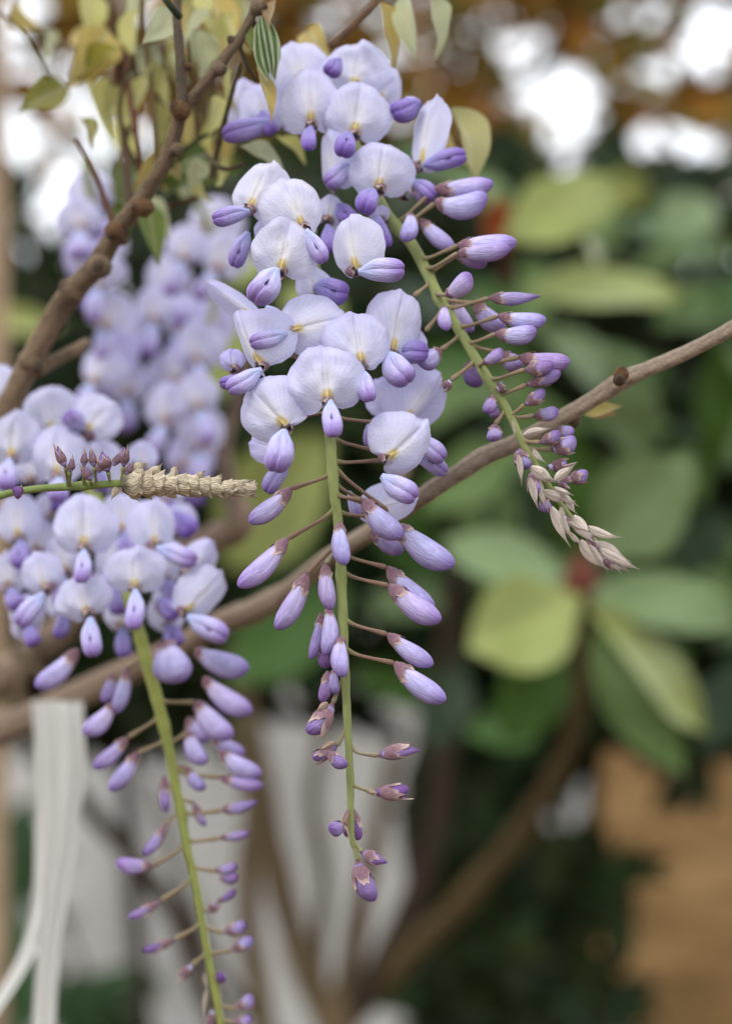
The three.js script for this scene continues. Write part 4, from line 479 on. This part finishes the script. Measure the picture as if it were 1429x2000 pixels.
// ---- lower left raceme, a little behind
const LD = .07, r3 = thing('wisteria_raceme', P(170, 940, .13), 'lower left wisteria raceme, its long green bud stem running to the bottom edge', 'flower cluster', 'wisteria racemes');
rachis(r3, [[170, 940, 22, .13], [200, 1000, 26, .12], [232, 1080, 25, .095], [256, 1180, 25, LD], [273, 1240, 24, LD], [295, 1324, 25, LD], [314, 1392, 23, LD], [333, 1475, 20, LD], [344, 1539, 18, LD], [355, 1588, 17, LD], [365, 1652, 16, LD], [376, 1700, 15, LD], [389, 1764, 15, LD], [399, 1827, 15, LD], [409, 1878, 15, LD], [419, 1928, 15, LD], [428, 1979, 15, LD], [440, 2040, 14, LD]], { n: 220, col: [0.33, 0.37, 0.08] });
[
  { b: [100, 846], k: [98, 752], w: 118, dz: .09 }, { b: [166, 842], k: [220, 782], w: 100, dz: .082, keel: [166, 840, 130, 806, 40], fz: .2, kt: .85, fold: .3 }, { b: [22, 896], k: [26, 800], w: 112, dz: .08, keel: [18, 898, 20, 958, 46], fz: .8 }, { b: [112, 932], k: [108, 828], w: 112, dz: .078, keel: [116, 934, 118, 980, 44], fz: .8 },
  { b: [164, 1072], k: [162, 966], w: 126, dz: .06, keel: [166, 1074, 168, 1138, 42], fz: .9 }, { b: [263, 1150], k: [262, 1068], w: 124, dz: .056, keel: [266, 1152, 270, 1228, 46], fz: .8 }, { b: [304, 1068], k: [298, 972], w: 92, dz: .07, yaw: .2, keel: [306, 1070, 388, 1096, 50], fz: .3, fold: .6 }, { b: [90, 1152], k: [66, 1080], w: 82, dz: .07, keel: [86, 1158, 40, 1220, 50], fz: .3 },
  { b: [172, 1200], k: [144, 1128], w: 116, dz: .056, keel: [176, 1206, 186, 1282, 50], fz: .4 }, { b: [362, 1196], k: [436, 1122], w: 84, dz: .064, yaw: .4, fold: .7, keel: [366, 1204, 446, 1246, 56], fz: .2 }, { b: [360, 1120], k: [414, 1058], w: 66, dz: .08, fold: .7, tint: [.92, .9, 1] }, { b: [-14, 786], k: [-6, 708], w: 80, dz: .1 },
  { b: [276, 916], k: [278, 862], w: 62, dz: .1, tint: [.93, .92, 1] }, { b: [36, 1052], k: [30, 962], w: 90, dz: .09, keel: [40, 1056, 46, 1110, 44], kt: .8 }, { b: [16, 1150], k: [10, 1078], w: 80, dz: .1, keel: [20, 1150, 40, 1190, 40], kt: .8 }, { b: [240, 1040], k: [232, 962], w: 90, dz: .09, keel: [246, 1036, 250, 1090, 40], kt: .8 },
  { b: [356, 1040], k: [350, 980], w: 60, dz: .11, keel: [340, 1000, 380, 1046, 50], kt: .7 }, { b: [100, 1010], k: [96, 960], w: 70, dz: .1, keel: [120, 960, 116, 1000, 36], kt: .7 }, { b: [210, 1160], k: [200, 1110], w: 70, dz: .09, keel: [226, 1150, 232, 1200, 36], kt: .8 }, { b: [320, 1190], k: [330, 1140], w: 60, dz: .085, keel: [310, 1170, 350, 1206, 40], kt: .75 }, { b: [60, 1240], k: [30, 1200], w: 60, dz: .1, tint: [.9, .85, .95] }, { b: [-40, 980], k: [-40, 900], w: 90, dz: .09 },
  { b: [228, 1132], k: [226, 1050], w: 92, dz: .088, keel: [230, 1136, 240, 1200, 42], fz: .4, kt: .85 }, { b: [318, 1130], k: [336, 1056], w: 88, dz: .086, yaw: .3, keel: [316, 1130, 352, 1180, 44], fz: .2, kt: .8 }, { b: [128, 1120], k: [118, 1044], w: 90, dz: .088, yaw: -.3, keel: [126, 1122, 120, 1180, 40], fz: .4, kt: .85 },
  { b: [330, 1226], k: [312, 1160], w: 74, dz: .088, keel: [326, 1220, 350, 1262, 44], fz: .2, kt: .75 }, { b: [236, 1228], k: [232, 1160], w: 80, dz: .09, yaw: -.2, keel: [238, 1226, 246, 1284, 40], fz: .3, kt: .8 }, { b: [70, 1080], k: [80, 1004], w: 86, dz: .1, keel: [66, 1084, 52, 1130, 38], kt: .75 },
  { b: [52, 1224], k: [50, 1160], w: 70, dz: .095, keel: [58, 1220, 70, 1262, 36], kt: .75, tint: [.9, .87, .98] }, { b: [130, 1200], k: [112, 1150], w: 70, dz: .09, keel: [130, 1196, 118, 1246, 38], kt: .8 }, { b: [230, 960], k: [240, 884], w: 84, dz: .1 }, { b: [60, 940], k: [62, 880], w: 70, dz: .11 }, { b: [196, 920], k: [196, 858], w: 76, dz: .105, keel: [196, 920, 200, 962, 38], kt: .8 }, { b: [330, 980], k: [330, 930], w: 60, dz: .12, keel: [330, 980, 350, 1020, 40], kt: .65 },
].forEach((o, i) => flower(r3, { seed: 600 + i, calw: 26, vio: .3, ...o }));
[
  { b: [154, 1268], t: [74, 1344], w: 48, fz: .1 }, { b: [322, 1252], t: [352, 1334], w: 82, belly: .1, cal: .1, dz: .062 }, { b: [380, 1270], t: [485, 1310], w: 56, cal: .14 }, { b: [396, 1324], t: [490, 1394], w: 50, cal: .16 }, { b: [249, 1302], t: [226, 1394], w: 35, ped: [284, 1280] }, { b: [220, 1314], t: [206, 1372], w: 30, dz: .08, dark: .3 }, { b: [222, 1376], t: [166, 1436], w: 44, cal: .14 },
  { b: [251, 1439], t: [184, 1502], w: 35, ped: [304, 1399], dark: .2 }, { b: [270, 1468], t: [218, 1543], w: 37, ped: [316, 1445], dark: .15 }, { b: [382, 1370], t: [452, 1442], w: 54, ped: [318, 1362], cal: .18 }, { b: [366, 1402], t: [404, 1450], w: 42, dz: .085 }, { b: [366, 1428], t: [399, 1494], w: 42, cal: .16, ped: [328, 1452] }, { b: [412, 1438], t: [476, 1474], w: 38, dz: .08 }, { b: [428, 1468], t: [508, 1516], w: 44, cal: .18 }, { b: [428, 1518], t: [513, 1536], w: 30, dark: .25, ped: [345, 1502] }, { b: [363, 1499], t: [399, 1543], w: 31, dark: .2, ped: [342, 1494] }, { b: [322, 1514], t: [325, 1586], w: 25, cal: .4, dark: .4 },
  { b: [432, 1583], t: [506, 1563], w: 26, dark: .4, pt: 1, ped: [356, 1586] }, { b: [378, 1566], t: [400, 1614], w: 20, cal: .5, dark: .3, ped: [348, 1556] }, { b: [427, 1637], t: [487, 1627], w: 21, dark: .35, ped: [364, 1642] }, { b: [327, 1609], t: [284, 1668], w: 25, cal: .35, dark: .35, ped: [352, 1580] }, { b: [301, 1690], t: [228, 1685], w: 36, cal: .28, dark: .3, ped: [362, 1650] }, { b: [419, 1701], t: [463, 1690], w: 24, dark: .35, ped: [378, 1690] }, { b: [430, 1716], t: [465, 1712], w: 24, dark: .6 },
  { b: [316, 1758], t: [252, 1792], w: 21, cal: .45, dark: .45, ped: [372, 1712] }, { b: [424, 1763], t: [460, 1737], w: 18, dark: .7, cal: .3 }, { b: [404, 1782], t: [424, 1764], w: 19, cal: .9, ped: [388, 1762] }, { b: [343, 1834], t: [281, 1856], w: 20, cal: .48, dark: .75, ped: [388, 1800] }, { b: [436, 1822], t: [481, 1803], w: 28, cal: .5, dark: .3, ped: [398, 1808] }, { b: [450, 1856], t: [493, 1832], w: 27, cal: .5, dark: .2, ped: [408, 1862] }, { b: [376, 1884], t: [352, 1906], w: 20, cal: .95, ped: [400, 1858] }, { b: [428, 1920], t: [432, 1896], w: 24, cal: .35, dark: .9, fz: .6 }, { b: [462, 1970], t: [494, 1944], w: 29, cal: .5, dark: .2, ped: [424, 1964] }, { b: [454, 1998], t: [492, 1990], w: 28, cal: .5, dark: .3, ped: [430, 1990] }, { b: [415, 1970], t: [408, 2010], w: 18, cal: .9 },
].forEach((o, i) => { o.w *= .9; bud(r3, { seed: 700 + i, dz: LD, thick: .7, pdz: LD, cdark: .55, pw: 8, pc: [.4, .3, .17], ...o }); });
for (const [b, t, w] of [[[404, 1930], [398, 2000], 9], [[372, 1890], [345, 1914], 12], [[398, 1900], [404, 1940], 8]]) bract(r3, b, t, w, LD, { seed: b[0] });

// ---- young raceme tip, horizontal, scaly
const r4 = thing('young_raceme', P(-60, 985, .012), 'unopened raceme pointing sideways, scaly tan tip on thin green stem before lower left flowers', 'flower cluster');
rachis(r4, [[-60, 985, 15, .012], [0, 968, 15, .01], [55, 957, 15, .008], [146, 950, 16, .004], [237, 945, 15, .0], [327, 950, 14, .0], [420, 953, 12, .0], [490, 955, 6, .0]], { col: [0.25, 0.34, 0.08] });
[
  { b: [129, 913], t: [112, 871], w: 17, cal: .75, ped: [128, 950] }, { b: [137, 922], t: [141, 897], w: 14, cal: .95, ped: [130, 950] }, { b: [164, 911], t: [164, 885], w: 14, cal: .95, ped: [160, 948] }, { b: [178, 938], t: [163, 914], w: 15, cal: .95, ped: [176, 949], cdark: 1 }, { b: [185, 912], t: [180, 882], w: 15, cal: .95, ped: [186, 948] }, { b: [212, 922], t: [199, 882], w: 25, cal: .65, dark: .6, ped: [214, 946], cdark: 1 }, { b: [193, 924], t: [196, 906], w: 12, cal: .95 }, { b: [242, 912], t: [243, 873], w: 18, cal: .75, dark: .5, ped: [234, 944], cdark: .8 }, { b: [246, 928], t: [256, 906], w: 15, cal: .95, ped: [238, 944], cdark: 1 }, { b: [46, 960], t: [26, 956], w: 26, cal: .3, dark: .9, fz: .6 }, { b: [222, 910], t: [232, 886], w: 14, cal: .95 },
].forEach((o, i) => bud(r4, { seed: 800 + i, dz: -.002, dark: .5, cdark: .7, pc: [.4, .42, .16], pw: 7, pt: 1, ...o }));
{ const r = rng(77); let k = 0; const cHead = [0.58, 0.5, 0.37];
  for (let row = 0; row < 11; row++) { const fx = row / 10, x = lerp(240, 462, fx), half = lerp(29, 15, Math.pow(fx, 1.2)), m = 5;
    for (let q = 0; q < m; q++) { const a = (q + (row % 2) * 0.5) / m * Math.PI + 0.15 * (r() - 0.5), yy = -Math.cos(a) * half, zz = Math.sin(a) * half * S(0); const cy = lerp(945, 957, fx); k++;
      bract(r4, [x - 2, cy + yy * 0.5], [x + lerp(36, 44, r()), cy + yy * (0.86 + 0.16 * r()) - 2], lerp(37, 25, fx) * (0.85 + 0.35 * r()), -zz * 0.75, { seed: 900 + k, scale: true, n: V(-0.25, -yy / half * 0.9, Math.sin(a) + 0.15), cup: 0.75, lift: 0.02 + 0.14 * r(), tz: -Math.sin(a) * half * S(0) * 0.3, col: cHead.map((c, i, q) => c * (0.85 + 0.3 * hash(k, 5))) }); } }
  for (const [b, t, w] of [[[450, 950], [506, 948], 16], [[455, 960], [500, 966], 16], [[460, 945], [500, 936], 12], [[245, 930], [262, 900], 22], [[262, 925], [290, 904], 24], [[290, 925], [320, 906], 22], [[335, 928], [352, 910], 18], [[385, 935], [404, 918], 14], [[425, 940], [436, 925], 12], [[228, 950], [220, 978], 16], [[250, 960], [276, 980], 16]]) { k++; bract(r4, b, t, w, -.001, { seed: 960 + k, col: cHead }); } }

// ---- far left racemes, well out of focus
function blurRaceme(label, list, dz, seed) {
  const rac = thing('wisteria_raceme', P(list[0][0], list[0][1] - 60, dz), label, 'flower cluster', 'wisteria racemes');
  rachis(rac, [[list[0][0] - 20, list[0][1] - 60, 16, dz + .01], ...list.filter((q, i) => i % 4 === 2).map(q => [q[0], q[1], 14, dz + .02])], { n: 60 });
  const r = rng(seed); list.forEach(([x, y, dk], i) => { const a = (r() - 0.5) * 1.2, h = 68 + 20 * r(); flower(rac, { seed: seed + i, b: [x, y + 30], k: [x + Math.sin(a) * h, y + 30 - Math.cos(a) * h], w: 82 + 24 * r(), dz: dz + (r() - 0.5) * .05, yaw: (r() - .5) * .8, fold: .35 + .4 * r(), keel: [x, y + 30, x + (r() - 0.5) * 70, y + 86 + 16 * r(), 46], fz: .4 * r(), kt: dk ? .75 : 1, calw: 26, tint: dk ? [.8, .75, .92] : [.9, .88, .95], vio: .2 }); });
}
blurRaceme('soft blurred wisteria raceme left of centre, behind the vine and the sharp flowers', [[395, 420], [360, 480], [420, 500], [345, 540], [300, 600], [350, 620], [410, 630, 1], [200, 610], [245, 650], [215, 690, 1], [385, 680], [345, 720], [180, 720], [250, 745], [390, 770], [320, 800], [390, 850], [355, 890, 1]], .23, 1100);
blurRaceme('small blurred wisteria cluster at the upper left against the white gaps', [[185, 370], [160, 420], [190, 460], [165, 505, 1], [190, 530]], .2, 1200);
renderer.render(scene, camera);
